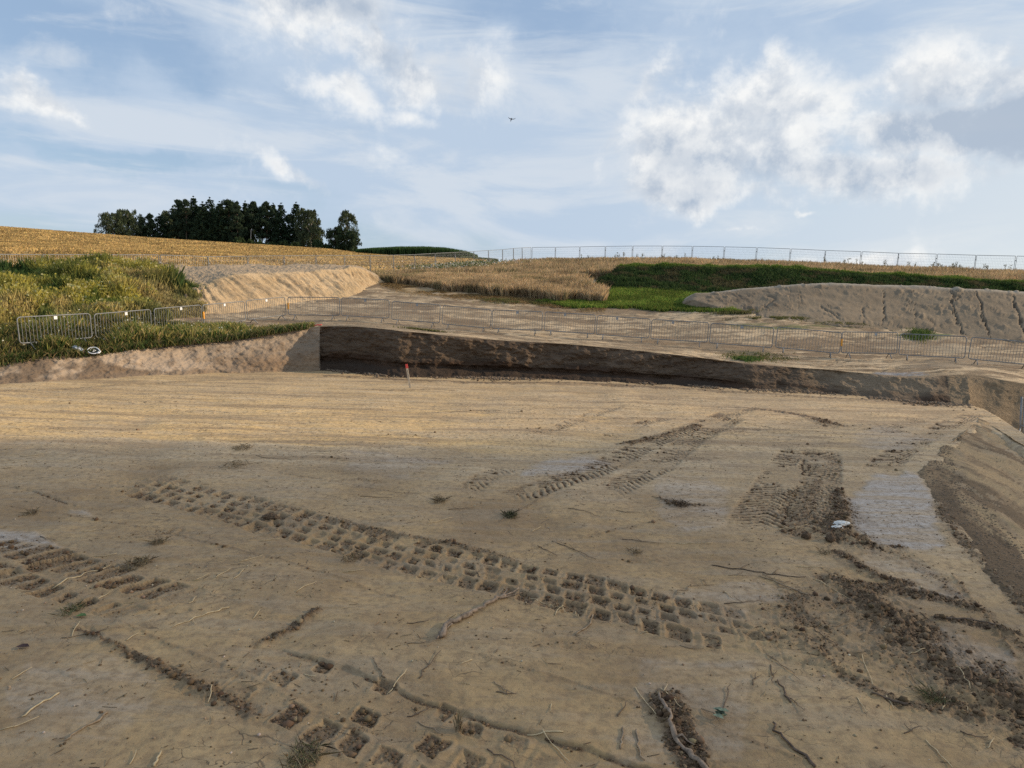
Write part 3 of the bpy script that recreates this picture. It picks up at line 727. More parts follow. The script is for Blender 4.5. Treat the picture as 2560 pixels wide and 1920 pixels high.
for qi, (qa, qb, ql, qk) in enumerate([(1200, 1030, 260, .5), (1650, 1000, 300, .55), (1350, 1075, 160, .4), (1850, 1075, 200, .45), (2150, 1020, 200, .45), (700, 990, 300, .35), (500, 1030, 220, .3),
        (250, 1000, 200, .3), (1000, 1090, 150, .35), (1500, 1130, 120, .35), (2250, 1080, 100, .5), (1750, 1150, 110, .35), (900, 1200, 130, .3), (1600, 1400, 120, .25), (500, 1420, 150, .25), (1400, 1620, 200, .22), (2100, 1180, 90, .4)]):
    smear([(qa - ql / 2, qb + 2), (qa, qb - 3), (qa + ql / 2, qb + 4)], 0.10, qk, 60 + qi, wid=[.2, 1, 1.2, .8, .2])
smear([(0, 978), (140, 975), (300, 962), (520, 952), (800, 944)], 0.30, 0.35, 18)
smear([(820, 940), (1100, 955), (1500, 960), (1800, 978), (2100, 998), (2400, 1015)], 0.36, 0.75, 19)
# low ledges left by the grader blade
def ledge(px, h, seed, w0=0.03):
    global FZ, loose
    line = wl(px); d, sd, s = polydist(FX, FY, line)
    L = np.hypot(*np.diff(line, axis=0).T).sum()
    t = d * sd + nhi * 0.02
    e = sm(s, 0, 0.5) * sm(s, L + .3, L - .3)
    rag = fbm(FX, FY, 3.0, 4, 191 + seed, 0.6)
    t = t + rag * 0.05
    FZ = FZ + e * h * sm(t, -0.014, 0.014) * sm(t, 2.5, 0.0)
    loose = np.maximum(loose, e * 0.95 * sm(np.abs(t + 0.022), w0 * 0.8, w0 * 0.2) * sm(rag + nhi * 0.4, -0.16, 0.10))  # shade under the ledge painted as a dark line in this mask
ledge([(665, 1612), (790, 1655), (900, 1690), (1060, 1750), (1300, 1822), (1600, 1912), (1800, 1975)], 0.026, 1)
ledge([(1500, 1545), (1650, 1575), (1840, 1620), (2080, 1680), (2300, 1745)], 0.014, 2)
ledge([(0, 1212), (90, 1230), (200, 1265)], 0.018, 3, 0.02)
ledge([(1000, 1400), (880, 1388)], 0.010, 4, 0.012)
ledge([(180, 1545), (330, 1635), (450, 1700)], 0.015, 5, 0.02)
ledge([(60, 1670), (110, 1675), (165, 1692)], 0.02, 6, 0.02)
# colour zones of the floor, the sunlit band painted in golden
pale = np.clip(sm(FY + 2.2 * nlo + 0.05 * FX, 9.0, 15.5) * 0.75 + nlo * 0.35, 0, 1)
pale = np.maximum(pale, sm(FX + nlo * 2 + (FY - 10) * .3, 3.0, 7.0) * 0.55)
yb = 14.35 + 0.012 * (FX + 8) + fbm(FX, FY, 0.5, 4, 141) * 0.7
sun_gold = sm(FY - yb, 0.0, 0.7) * (0.45 + 0.55 * sm(FY + nlo * 3, 22.5, 18.5)) * sm(FX + nlo * 7, 4.0, -5.0)
sun_gold = np.clip(sun_gold * (0.95 + nlo * 0.8 + fbm(FX * 0.3, FY * 1.6, 1.0, 4, 151) * 0.9), 0, 1.0)
sun_gold = np.maximum(sun_gold, 0.28 * sm(FY, 14.5, 16) * sm(nlo, -0.2, 0.3))
def gpatch(poly, k, soft=10, seed=1):
    global greym
    uu = fu + nlo * 40 + nhi * 20; vv = fv + nlo * 16 + nhi * 6
    m = point_in(uu, vv, poly).astype(float)
    for _ in range(5):
        m[1:-1, 1:-1] = (m[1:-1, 1:-1] * 2 + m[:-2, 1:-1] + m[2:, 1:-1] + m[1:-1, :-2] + m[1:-1, 2:]) / 6
    greym = np.maximum(greym, m * k)
gpatch([(2130, 1235), (2190, 1185), (2260, 1170), (2300, 1195), (2345, 1290), (2385, 1375), (2310, 1385), (2210, 1372), (2150, 1330)], 0.95)
gpatch([(1640, 1210), (1760, 1195), (1830, 1230), (1820, 1320), (1720, 1330), (1640, 1290)], 0.38)
gpatch([(1360, 1150), (1480, 1140), (1540, 1165), (1430, 1195), (1300, 1195)], 0.7)
gpatch([(-50, 1320), (90, 1330), (160, 1370), (80, 1390), (-50, 1370)], 0.7)
gpatch([(80, 1660), (300, 1650), (420, 1720), (300, 1850), (60, 1860), (20, 1750)], 0.22)
gpatch([(1640, 1490), (1900, 1450), (1980, 1500), (1850, 1540)], 0.3)
gpatch([(2180, 1060), (2330, 1090), (2240, 1130), (2130, 1110)], 0.4)
gpatch([(1600, 1640), (1900, 1660), (1850, 1900), (1500, 1900)], 0.2)
gpatch([(160, 1265), (210, 1265), (210, 1280), (165, 1278)], 0.6)
gpatch([(900, 1130), (1150, 1150), (1000, 1190), (850, 1170)], 0.3)
gpatch([(2180, 1380), (2330, 1420), (2420, 1500), (2300, 1480), (2180, 1430)], 0.35)
gpatch([(2330, 1560), (2520, 1620), (2540, 1700), (2420, 1690), (2330, 1620)], 0.35)
FZ = np.where(greym > 0, FZ * (1 - greym * 0.6), FZ)
# brink on the right: the floor drops into the lower hollow
crest = np.array([PZ(a, b)[:2] for a, b in [(2433, 1017), (2457, 1021), (2500, 1045), (2560, 1085), (2700, 1170), (2900, 1290), (3400, 1500)]])
dc, sc_, _ = polydist(FX, FY, crest)
inside = sc_ > 0
toe_l = np.array([PZ(a, b)[:2] for a, b in [(2440, 1058), (2400, 1090), (2355, 1126), (2312, 1180), (2335, 1235), (2372, 1310), (2432, 1396), (2560, 1512), (2800, 1730), (3100, 2000)]])
dt_, st_, _ = polydist(FX, FY, toe_l)
upper_l = np.array([PZ(a, b)[:2] for a, b in [(2446, 1050), (2560, 1112), (2900, 1290), (3300, 1500)]])
du_, su_, _ = polydist(FX, FY, upper_l)
low_ = (st_ > 0) & (su_ < 0) & (FY > 2) & (FX > 4)
FZ = np.where(low_, FZ - 0.30 * sm(np.minimum(dt_, du_), 0.1, 0.5) - 0.25 * sm(dt_, 0.5, 3.0) * sm(du_, 0.0, 0.6), FZ)
inside &= FY > crest[:, 1].min() - 1
FZ = np.where(inside & (fu > 2400), -np.minimum(dc * 0.75, 3.0), FZ)
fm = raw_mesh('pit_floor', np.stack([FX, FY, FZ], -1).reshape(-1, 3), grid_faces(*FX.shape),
              {'mask': np.stack([loose, sun_gold, greym], -1).reshape(-1, 3), 'pale': pale.ravel()}, True)
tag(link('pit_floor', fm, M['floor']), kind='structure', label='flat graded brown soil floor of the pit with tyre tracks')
def floor_z(x, y):
    r = np.searchsorted(-rowY, -np.asarray(y)); r = np.clip(r, 1, len(rowY) - 1)
    yy = rowY[r]; c = np.round((np.asarray(x) / (yy * 1.02 + 0.3) * F_PX + CX - uf[0]) / 3.0).astype(int); c = np.clip(c, 0, len(uf) - 1)
    return np.maximum(FZ[r, c], FZ[r - 1, c])

# ---------------- unseen cloud added to shade the near floor, outlined by the wanted shadow edge
sh_edge = [(-70, 13.8), (-30, 14.2), (-14, 14.5), (-6, 14.8), (2, 15.8), (8, 18.4), (14, 20.5), (26, 22.0), (60, 22.0)]
cl_out = sh_edge + [(75, 0), (60, -60), (-60, -60), (-80, -10)]
cmb = MB()
cs = np.array(sun_dir) * CLOUD_T
rgc = np.random.default_rng(12)
# dense outline of lumps along the edge and filled inside, all one body
o_pts = np.array(cl_out, float)
gx_, gy_ = np.meshgrid(np.arange(-84, 84, 0.8), np.arange(-66, 30, 0.8))
ins_ = point_in(gx_ + fbm(gx_, gy_, 0.25, 4, 5) * 3.0, gy_ + fbm(gx_, gy_, 0.25, 4, 6) * 1.6, cl_out)
dist_ = np.zeros(gx_.shape); cur_ = ins_.copy()
for _ in range(14):
    dist_ += cur_
    nx_ = cur_.copy(); nx_[1:-1, 1:-1] = cur_[1:-1, 1:-1] & cur_[:-2, 1:-1] & cur_[2:, 1:-1] & cur_[1:-1, :-2] & cur_[1:-1, 2:]; cur_ = nx_
th_ = np.sqrt(dist_) * 2.2 * (1 + 0.5 * fbm(gx_, gy_, 0.12, 3, 8))
up3 = np.stack([gx_ + cs[0], gy_ + cs[1], cs[2] + th_], -1); dn3 = np.stack([gx_ + cs[0], gy_ + cs[1], cs[2] - th_ * 0.3], -1)
cf_ = grid_faces(*gx_.shape); keep_ = ins_.ravel()[cf_].all(1); cf_ = cf_[keep_]
M['cloud'], ct_, cb_ = new_mat('shade_cloud')
cb_.inputs['Base Color'].default_value = (0.8, 0.8, 0.8, 1)
ct_.l.new(ct_.node('ShaderNodeMixShader', {0: 0.40, 1: ct_.node('ShaderNodeBsdfTransparent').outputs[0], 2: cb_.outputs[0]}).outputs[0], ct_.n['Material Output'].inputs[0])
me = raw_mesh('cloud', np.r_[up3.reshape(-1, 3), dn3.reshape(-1, 3)], np.r_[cf_, cf_[:, ::-1] + gx_.size], None, True)
tag(link('cloud', me, M['cloud']), kind='structure', label='unseen cloud added to shade the near floor')
# ---------------- lofted banks and mounds
def resample(row, n):
    row = np.asarray(row, float); t = np.linspace(0, 1, len(row)); tn = np.linspace(0, 1, n)
    out = np.empty((n, 3)); m = len(row)
    f = tn * (m - 1); i = np.clip(np.floor(f).astype(int), 0, m - 2); x = (f - i)[:, None]
    p0 = row[np.maximum(i - 1, 0)]; p1 = row[i]; p2 = row[i + 1]; p3 = row[np.minimum(i + 2, m - 1)]
    return 0.5 * (2 * p1 + (p2 - p0) * x + (2 * p0 - 5 * p1 + 4 * p2 - p3) * x ** 2 + (3 * p1 - p0 - 3 * p2 + p3) * x ** 3)
def loft(rows, nu, nv, amp=0.1, freq=0.6, seed=0, fine=0.03, sharp=True, nz=1.0):
    rs = np.array([resample(r, nu) for r in rows])
    seg = np.linspace(0, len(rows) - 1, nv)
    i = np.clip(np.floor(seg).astype(int), 0, len(rows) - 2); x = (seg - i)[:, None, None]
    if sharp: g = rs[i] * (1 - x) + rs[i + 1] * x
    else: g = np.stack([resample(rs[:, k], nv) for k in range(nu)], 1)
    for _ in range(2): g[1:-1] = (g[1:-1] * 2 + g[:-2] + g[2:]) / 4
    du = np.gradient(g, axis=1); dv = np.gradient(g, axis=0)
    n = np.cross(du, dv); n /= np.linalg.norm(n, axis=-1, keepdims=True) + 1e-9
    n = np.where(n[..., 2:] < 0, -n, n)
    a = g[..., 0] + g[..., 2] * 0.7; b = g[..., 1] + g[..., 2]
    d = fbm(a, b, freq, 5, seed, 0.55) * amp + fbm(a, b, freq * 8, 3, seed + 50) * fine
    return g + n * d[..., None], g, n
def ground_end(g, frac=0.06):
    nc_ = g.shape[1]; k = max(2, int(nc_ * frac)); wgt = (1 - sm(np.arange(nc_) / k, 0, 1))[None]
    gz_ = ground_z(g[..., 0], g[..., 1]) - 0.06
    g[..., 2] = np.where(wgt > 0, g[..., 2] * (1 - wgt) + np.minimum(g[..., 2], gz_) * wgt, g[..., 2])
    return g
def build_loft(name, g, mat, label, attrs=None, kind='structure'):
    f = grid_faces(g.shape[0], g.shape[1])
    me = raw_mesh(name, g.reshape(-1, 3), f, attrs, True)
    o = link(name, me, mat)
    return tag(o, kind=kind, label=label)
def PR(lst): return [P(*q) for q in lst]
def tail(row, dD, dz):
    out = []
    for p in row:
        d = p - EYE; d[2] = 0; d = d / np.linalg.norm(d)
        out.append(p + d * dD + np.array([0, 0, dz]))
    return out

# sand mound
toe = [(430, 812, 32.5), (508, 794, 34.5), (630, 779, 38), (732, 760, 41), (800, 754, 43), (880, 743, 45.5), (930, 726, 48.5), (962, 711, 50.5)]
cr_ = [(455, 722, 37), (508, 716, 38), (566, 690, 40), (660, 683, 42.5), (760, 677, 45), (850, 671, 47.5), (900, 671, 49.2), (958, 706, 51)]
bk = [(380, 668, 43), (440, 664, 45), (540, 662.5, 47), (640, 661, 49.5), (745, 661, 51), (845, 663, 52.5), (905, 670, 53), (962, 706, 52)]
rt = PR(toe); rc = PR(cr_); rb = PR(bk)
rows = [[p + np.array([0, -0.6, -0.35]) for p in rt], rt, rc, rb, tail(rb, 3.0, -1.8)]
g_s, gs0, ns = loft(rows, 420, 190, 0.17, 0.7, 501, 0.08)
# rills running down the face
seg = np.linspace(0, 4, 190)[:, None]
au = np.linspace(0, 1, 420)[None] * 22
rill = fbm(au + seg * 1.4, seg * 0.25, 2.2, 4, 521, 0.6)
onface = sm(seg, 1.0, 1.3) * sm(seg, 2.05, 1.8)
g_s = g_s + ns * (rill * 0.26 * onface)[..., None]
tm = np.zeros(g_s.shape[:2]); tcol = np.zeros(g_s.shape)
flat = sm(seg + 0 * au, 2.0, 2.12)
m2 = np.clip(flat * 0.9, 0, 1); tcol[...] = np.array((0.46, 0.345, 0.225)); tm = m2
dark = sm(rill + 0.25 * fbm(au, seg, 0.5, 3, 9), 0.10, 0.28) * onface * 0.5
tcol = np.where((dark > tm)[..., None], np.array((0.34, 0.24, 0.14)), tcol); tm = np.maximum(tm, dark)
lm = sm(au / 22 + 0 * seg, 0.12, 0.02) * 0.9; tcol = np.where((lm > tm)[..., None], np.array((0.20, 0.15, 0.095)), tcol); tm = np.maximum(tm, lm)
build_loft('sand_mound', g_s, M['sand'], 'sunlit golden sand mound with flat top behind the barriers',
           {'tint': tcol.reshape(-1, 3), 'tintk': tm.ravel()})
# weed bank
fr = [(-700, 880, 23), (-300, 872, 25), (0, 842, 27), (150, 818, 28.5), (300, 797, 30.5), (400, 788, 32), (450, 782, 33), (512, 776, 34.6)]
md = [(-700, 790, 27), (-300, 765, 28.5), (0, 738, 31), (150, 733, 32), (300, 735, 33.5), (400, 742, 34.5), (450, 750, 35.2), (508, 762, 35.6)]
tp = [(-700, 700, 32), (-300, 702, 33), (0, 698, 35), (150, 690, 36), (300, 684, 37), (375, 690, 38), (420, 712, 37.6), (500, 750, 36.6)]
r1 = PR(fr); r2 = PR(md); r3 = PR(tp)
rows = [[p + np.array([0, -0.5, -0.4]) for p in r1], r1, r2, r3, tail(r3, 2.5, 0.0), tail(r3, 5, -2.5)]
g_w, gw0, nw_ = loft(rows, 260, 120, 0.30, 0.40, 601, 0.06)
build_loft('weed_bank', g_w, M['weedsoil'], 'earth bank on the left overgrown with weeds')
# grass bank on the right
toe = [(1475, 713, 49), (1512, 719, 48.5), (1600, 724, 47.5), (1700, 730, 46.5), (1850, 742, 45), (2100, 757, 44), (2400, 772, 43), (2700, 787, 42), (3200, 800, 40)]
cr_ = [(1492, 706, 50), (1530, 684, 51.2), (1566, 666, 52.5), (1700, 666, 52), (1945, 671, 50.5), (2189, 685, 49), (2433, 699, 47.5), (2750, 715, 46), (3200, 735, 44)]
rt = PR(toe); rc = PR(cr_)
rows = [[p + np.array([0, -0.5, -0.4]) for p in rt], rt, rc, tail(rc, 2.5, -0.05), tail(rc, 5, -2.5)]
g_g, gg0, ng = loft(rows, 420, 90, 0.28, 0.6, 701, 0.08)
ground_end(g_g, 0.02)
build_loft('grass_bank', g_g, M['turf'], 'long dark green grassy bank on the right')
# grey spoil bank with erosion gullies
toe = [(1692, 737, 43.0), (1775, 762, 40.3), (1839, 782, 39), (1945, 798, 37.5), (2107, 814, 36.5), (2246, 828, 36), (2417, 843, 35), (2560, 851, 34), (2800, 866, 33), (3200, 885, 31)]
cr_ = [(1692, 738.5, 43.3), (1775, 731, 43.2), (1835, 725, 43), (1945, 713, 42.5), (2050, 708.5, 42), (2270, 715, 41), (2417, 721, 40), (2560, 729, 39.5), (2800, 745, 38), (3200, 765, 36)]
rt = PR(toe); rc = PR(cr_)
rows = [[p + np.array([0, -0.5, -0.4]) for p in rt], rt, rc, tail(rc, 1.6, 0.0), tail(rc, 4, -2.5)]
g_p, gp0, np_ = loft(rows, 620, 150, 0.10, 0.5, 801, 0.03)
pu, pv, _ = project(g_p)
gul = np.zeros(pu.shape)
for line, wd, k in [([(2208, 715), (2211, 750), (2206, 775), (2212, 790), (2204, 812)], 2.6, 1.0),
                    ([(2374, 727), (2384, 748), (2382, 765), (2390, 790), (2408, 838)], 2.8, 1.0),
                    ([(2390, 727), (2400, 742), (2388, 752)], 2.0, .8), ([(2381, 727), (2386, 745)], 1.8, .7),
                    ([(2440, 728), (2452, 760), (2458, 800), (2474, 842)], 2.8, 1.0), ([(2532, 736), (2540, 770), (2550, 800), (2566, 845)], 4.0, 1.0),
                    ([(2278, 730), (2282, 760), (2290, 790), (2284, 800)], 1.7, .6), ([(2262, 735), (2270, 760), (2275, 785)], 1.4, .5),
                    ([(2160, 770), (2158, 790), (2163, 810)], 1.6, .6), ([(2050, 765), (2075, 780), (2090, 795)], 3.0, .6), ([(2068, 760), (2095, 790), (2105, 805)], 1.4, .5),
                    ([(2300, 790), (2330, 800), (2350, 820)], 1.5, .5), ([(1998, 722), (2002, 745), (1997, 770)], 1.5, .35), ([(1975, 725), (1978, 755)], 1.2, .3),
                    ([(1920, 740), (1940, 745), (1915, 765), (1925, 775)], 5.0, .5), ([(2280, 800), (2300, 815), (2285, 828)], 1.5, .5)]:
    l3 = np.array(line, float)
    d, _, _ = polydist(pu + fbm(pu, pv, 0.11, 4, 33, 0.65) * 9, pv * 1.0, l3)
    wd = wd * (0.75 + 0.5 * fbm(pu, pv, 0.06, 2, int(l3[0, 0])))
    gul = np.maximum(gul, sm(d, wd, wd * 0.3) * k)
front = (np.linspace(0, 4, 150)[:, None] < 2.05) & (np.linspace(0, 4, 150)[:, None] > 0.6)
gul = gul * front
rough = sm(fbm(g_p[..., 0], g_p[..., 2] * 2, 1.4, 4, 851, 0.65), 0.12, 0.4) * sm(pu, 2080, 1900) * front
lump = np.clip(fbm(g_p[..., 0], g_p[..., 2] * 2, 2.6, 4, 861, 0.7) - 0.22, 0.0, 1) * 0.14 * front
g_p = g_p + np_ * lump[..., None]
g_p = g_p - np_ * (gul * 0.09 - rough * 0.06 * fbm(g_p[..., 0], g_p[..., 2], 7, 2, 5))[..., None]
tk2 = np.maximum(gul * 0.85, rough * 0.5)
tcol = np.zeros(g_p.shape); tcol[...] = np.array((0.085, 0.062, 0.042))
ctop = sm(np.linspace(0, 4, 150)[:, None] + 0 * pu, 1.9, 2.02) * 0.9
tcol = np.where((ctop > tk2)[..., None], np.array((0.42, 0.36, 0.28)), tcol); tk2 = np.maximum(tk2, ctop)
ground_end(g_p, 0.07)
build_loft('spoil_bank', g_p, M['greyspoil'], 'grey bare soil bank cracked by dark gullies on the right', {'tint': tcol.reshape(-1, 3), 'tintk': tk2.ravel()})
# side bank at the right edge of the floor
toe = [(2440, 1058, 0), (2400, 1090, 0), (2355, 1126, 0), (2312, 1180, 0), (2335, 1235, 0), (2372, 1310, 0), (2432, 1396, 0), (2560, 1512, 0), (2800, 1730, 0), (3100, 2000, 0)]
c1 = [(2444, 1056, .01), (2436, 1071, .0), (2420, 1089, -.01), (2400, 1119, .0), (2420, 1160, .04), (2470, 1220, .02), (2540, 1290, .0), (2680, 1400, -.04), (2950, 1580, -.05), (3300, 1850, -.05)]
c2 = [(2446, 1050, .02), (2466, 1060, .02), (2490, 1075, -.03), (2520, 1095, -.07), (2560, 1119, -.12), (2620, 1156, -.2), (2720, 1225, -.35), (2880, 1330, -.5), (3200, 1500, -.5), (3600, 1750, -.5)]
rd = [PZ(q[0], q[1] - 5, 0.015) for q in c2]
ra = [PZ(*q) for q in toe]; rb = [PZ(*q) for q in c1]; rc = [PZ(*q) for q in c2]
rows = [[p + np.array([-0.22, 0, -0.06]) for p in ra], [p + np.array([0, 0, 0.015]) for p in ra], rb, rc, rd, tail(rd, 0.5, -0.10)]
g_b, gb0, nb = loft(rows, 520, 200, 0.05, 1.0, 901, 0.012)
sb = np.linspace(0, 5, 200)[:, None]; ab = np.linspace(0, 1, 520)[None] * 12
acr_ = g_b[..., 0] - 0.12 * g_b[..., 1]; alo_ = g_b[..., 1]
terr = fbm(acr_ * 1.5, alo_ * 0.22, 1.6, 5, 911, 0.62)
g_b = g_b + nb * (terr * 0.045 * sm(sb, 1.0, 1.3))[..., None]
tk3 = np.zeros(g_b.shape[:2]); tcol = np.zeros(g_b.shape)
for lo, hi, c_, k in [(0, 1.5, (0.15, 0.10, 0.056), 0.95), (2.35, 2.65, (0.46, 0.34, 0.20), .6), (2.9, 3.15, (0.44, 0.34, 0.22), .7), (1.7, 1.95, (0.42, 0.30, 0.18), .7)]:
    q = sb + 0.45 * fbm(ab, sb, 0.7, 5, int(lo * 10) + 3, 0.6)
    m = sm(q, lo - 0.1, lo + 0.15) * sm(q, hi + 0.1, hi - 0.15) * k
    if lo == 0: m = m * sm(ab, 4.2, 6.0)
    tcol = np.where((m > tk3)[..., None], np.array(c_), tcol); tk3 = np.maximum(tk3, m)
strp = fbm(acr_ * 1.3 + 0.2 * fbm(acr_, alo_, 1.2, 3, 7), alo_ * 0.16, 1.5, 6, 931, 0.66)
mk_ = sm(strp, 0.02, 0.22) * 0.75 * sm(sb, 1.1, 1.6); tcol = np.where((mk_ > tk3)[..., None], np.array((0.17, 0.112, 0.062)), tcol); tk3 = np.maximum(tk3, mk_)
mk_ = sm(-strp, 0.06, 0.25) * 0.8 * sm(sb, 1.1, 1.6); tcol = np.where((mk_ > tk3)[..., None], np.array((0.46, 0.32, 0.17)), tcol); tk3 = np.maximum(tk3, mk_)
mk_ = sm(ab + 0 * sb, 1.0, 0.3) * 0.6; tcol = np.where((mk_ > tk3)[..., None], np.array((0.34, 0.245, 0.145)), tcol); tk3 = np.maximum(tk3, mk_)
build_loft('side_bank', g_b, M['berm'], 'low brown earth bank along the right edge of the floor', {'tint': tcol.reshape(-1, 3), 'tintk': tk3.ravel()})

# ------------------------------------------------------------------ scattered growth
def sample_grid(g, n, keep=None, rowlim=None):
    """random points on a grid surface, area weighted"""
    a = g[:-1, :-1]; b = g[:-1, 1:]; c = g[1:, :-1]
    ar = np.linalg.norm(np.cross(b - a, c - a), axis=-1)
    if rowlim is not None: ar = ar * rowlim[:-1, :-1]
    p = (ar / ar.sum()).ravel()
    k = RNG.choice(len(p), n, p=p)
    i, j = np.unravel_index(k, ar.shape)
    s = RNG.random((n, 1)); t = RNG.random((n, 1))
    q = (g[i, j] * (1 - s) + g[i, j + 1] * s) * (1 - t) + (g[i + 1, j] * (1 - s) + g[i + 1, j + 1] * s) * t
    return q
def blades(base, h, wd, lean, col, tipcol=None, headw=0.0):
    """narrow leaning blades of five corners; col (N,3)"""
    n = len(base)
    h = np.broadcast_to(h, (n,)); wd = np.broadcast_to(wd, (n,))
    az_ = RNG.random(n) * 2 * math.pi
    side = np.stack([np.cos(az_), np.sin(az_), np.zeros(n)], -1) * wd[:, None] / 2
    ld = RNG.random(n) * 2 * math.pi
    lv = np.stack([np.cos(ld), np.sin(ld), np.zeros(n)], -1) * (RNG.random(n) * lean * h)[:, None]
    up = np.zeros((n, 3)); up[:, 2] = h
    m1 = base + up * 0.6 + lv * 0.4; m1[:, 2] += 0
    tip = base + up + lv
    hw = side if headw == 0 else side * headw
    v = np.stack([base - side, base + side, m1 + hw, tip, m1 - hw], 1).reshape(-1, 3)
    f = (np.arange(n)[:, None] * 5 + np.arange(5)[None])
    tc = col if tipcol is None else tipcol
    c = np.stack([col, col, col * 0.5 + tc * 0.5, tc, col * 0.5 + tc * 0.5], 1).reshape(-1, 3)
    return v, f, c
def stuff(name, parts, mat, label, cat):
    off = 0; V = []; Fc = []; C = []
    for v, f, c in parts:
        V.append(v); Fc.append(f + off); C.append(c); off += len(v)
    me = raw_mesh(name, np.concatenate(V), np.concatenate(Fc), {'tint': np.concatenate(C)})
    return tag(link(name, me, mat), label, cat, kind='stuff')
def cols(base_list, n, jitter=0.2, w_=None):
    b = np.array(base_list, float)
    k = RNG.choice(len(b), n, p=w_)
    return b[k] * (1 + (RNG.random((n, 1)) - 0.5) * 2 * jitter) * (1 + (RNG.random((n, 3)) - 0.5) * 0.12)
M['leafy'] = attr_mat('grass_blades', transl=0.35)
M['dry'] = attr_mat('dry_stalks', transl=0.25)

# weeds with yellow flowers over the left bank and the strip in front
n = 150000
rl = np.ones(g_w.shape[:2]); rl[:8] *= 0.4; rl[-22:] = 0
wb = sample_grid(g_w, n, rowlim=rl)
pn = fbm(wb[:, 0], wb[:, 1] * 1.2, 0.45, 4, 1001)
kind_y = sm(pn + fbm(wb[:, 0], wb[:, 1], 2.0, 2, 6) * 0.4, -0.12, 0.14)
pu_, pv_, _ = project(wb)
darkg = sm(pu_, 130, 60) * sm(pv_, 740, 700) + 0.5 * sm(np.hypot((pu_ - 470) / 45, (pv_ - 735) / 35), 1.2, 0.5) + 0.7 * sm(fbm(wb[:, 0], wb[:, 1], 0.7, 3, 1011), 0.1, 0.3)
darkg = np.clip(darkg, 0, 1)
cg = np.array([0.10, 0.135, 0.03]); cy = np.array([0.34, 0.30, 0.065]); cd = np.array([0.045, 0.08, 0.022]); cp = np.array([0.42, 0.31, 0.16])
col = cg * (1 - kind_y[:, None]) + cy * kind_y[:, None]
col = col * (1 - darkg[:, None]) + cd * darkg[:, None]
pinkish = sm(fbm(wb[:, 0], wb[:, 1], 0.5, 3, 1021) + sm(pv_, 700, 800) * 0.25, 0.12, 0.32) * (1 - darkg)
col = col * (1 - pinkish[:, None] * 0.6) + cp * pinkish[:, None] * 0.6
col = col * (0.55 + 0.9 * RNG.random((n, 1)))
hh = (0.25 + 0.35 * RNG.random(n)) * (0.35 + 1.9 * np.clip(pn + 0.3, 0, 1)) * (1 + darkg * 0.4)
v1 = blades(wb - [0, 0, 0.03], hh, 0.035 + RNG.random(n) * 0.03, 0.55, col * 0.9, col * 1.3)
nf = 7000
ix = RNG.choice(n, nf, p=(kind_y * (1 - darkg) + 0.02) / (kind_y * (1 - darkg) + 0.02).sum())
fb = wb[ix] + np.c_[RNG.normal(0, 0.05, nf), RNG.normal(0, 0.05, nf), hh[ix] * 0.92]
v2 = blades(fb, 0.05 + RNG.random(nf) * 0.05, 0.07, 0.6, cols([(0.38, 0.33, 0.07), (0.32, 0.29, 0.08), (0.40, 0.37, 0.18)], nf), None, 1.4)
stuff('weeds', [v1, v2], M['leafy'], 'tall green weeds with small yellow flowers covering the bank on the left', 'weeds')

# verge: uneven grass along the brink of the left bank and around the first barriers
def verge_points(n, upoly, vfun=None):
    out = []
    uu = RNG.random(n * 3) * (upoly[-1][0] - upoly[0][0]) + upoly[0][0]
    dlo = np.interp(uu, [q[0] for q in upoly], [q[1] for q in upoly]); dhi = np.interp(uu, [q[0] for q in upoly], [q[2] for q in upoly])
    D_ = dlo + RNG.random(n * 3) * (dhi - dlo)
    x, y = colxy(uu, D_)
    dens = np.clip((dhi - dlo) / 6, 0.05, 1) * (0.25 + sm(fbm(x, y, 0.9, 3, 1101), -0.3, 0.1))
    k = RNG.random(n * 3) < dens
    x = x[k][:n]; y = y[k][:n]
    return np.stack([x, y, ground_z(x, y)], -1)
vp = verge_points(110000, [(-500, 19.9, 27), (-300, 21.7, 27.5), (0, 23.4, 29), (60, 23.9, 29.5), (211, 25.1, 30), (400, 26.8, 31), (520, 27.9, 30.8), (620, 28.7, 31), (700, 29.3, 31.0), (760, 29.9, 30.9), (785, 30.1, 30.6)])
n = len(vp)
pn = fbm(vp[:, 0], vp[:, 1], 0.7, 4, 1111)
col = cols([(0.09, 0.12, 0.03), (0.19, 0.17, 0.05), (0.28, 0.22, 0.085), (0.055, 0.09, 0.025), (0.34, 0.26, 0.13)], n, 0.3, [.3, .3, .17, .13, .1])
col = col * (0.65 + 0.9 * sm(pn, -0.3, 0.4)[:, None])
un, vn, _ = project(vp)
edgeh = np.interp(un, [-300, 0, 400, 520, 785], [1.5, 1.5, 1.25, 1.0, 0.45])
hh = (0.10 + 0.30 * RNG.random(n)) * (0.6 + 1.3 * np.clip(pn + 0.3, 0, 1)) * edgeh
v1 = blades(vp - [0, 0, 0.02], hh, 0.028 + RNG.random(n) * 0.02, 0.8, col * 0.85, col * 1.2)
nf = 1100
fi = RNG.choice(n, nf)
v2 = blades(vp[fi] + np.c_[np.zeros(nf), np.zeros(nf), hh[fi] * 0.95], 0.045, 0.045, 0.3, cols([(0.6, 0.6, 0.5), (0.5, 0.42, 0.1), (0.55, 0.53, 0.4)], nf), None, 1.3)
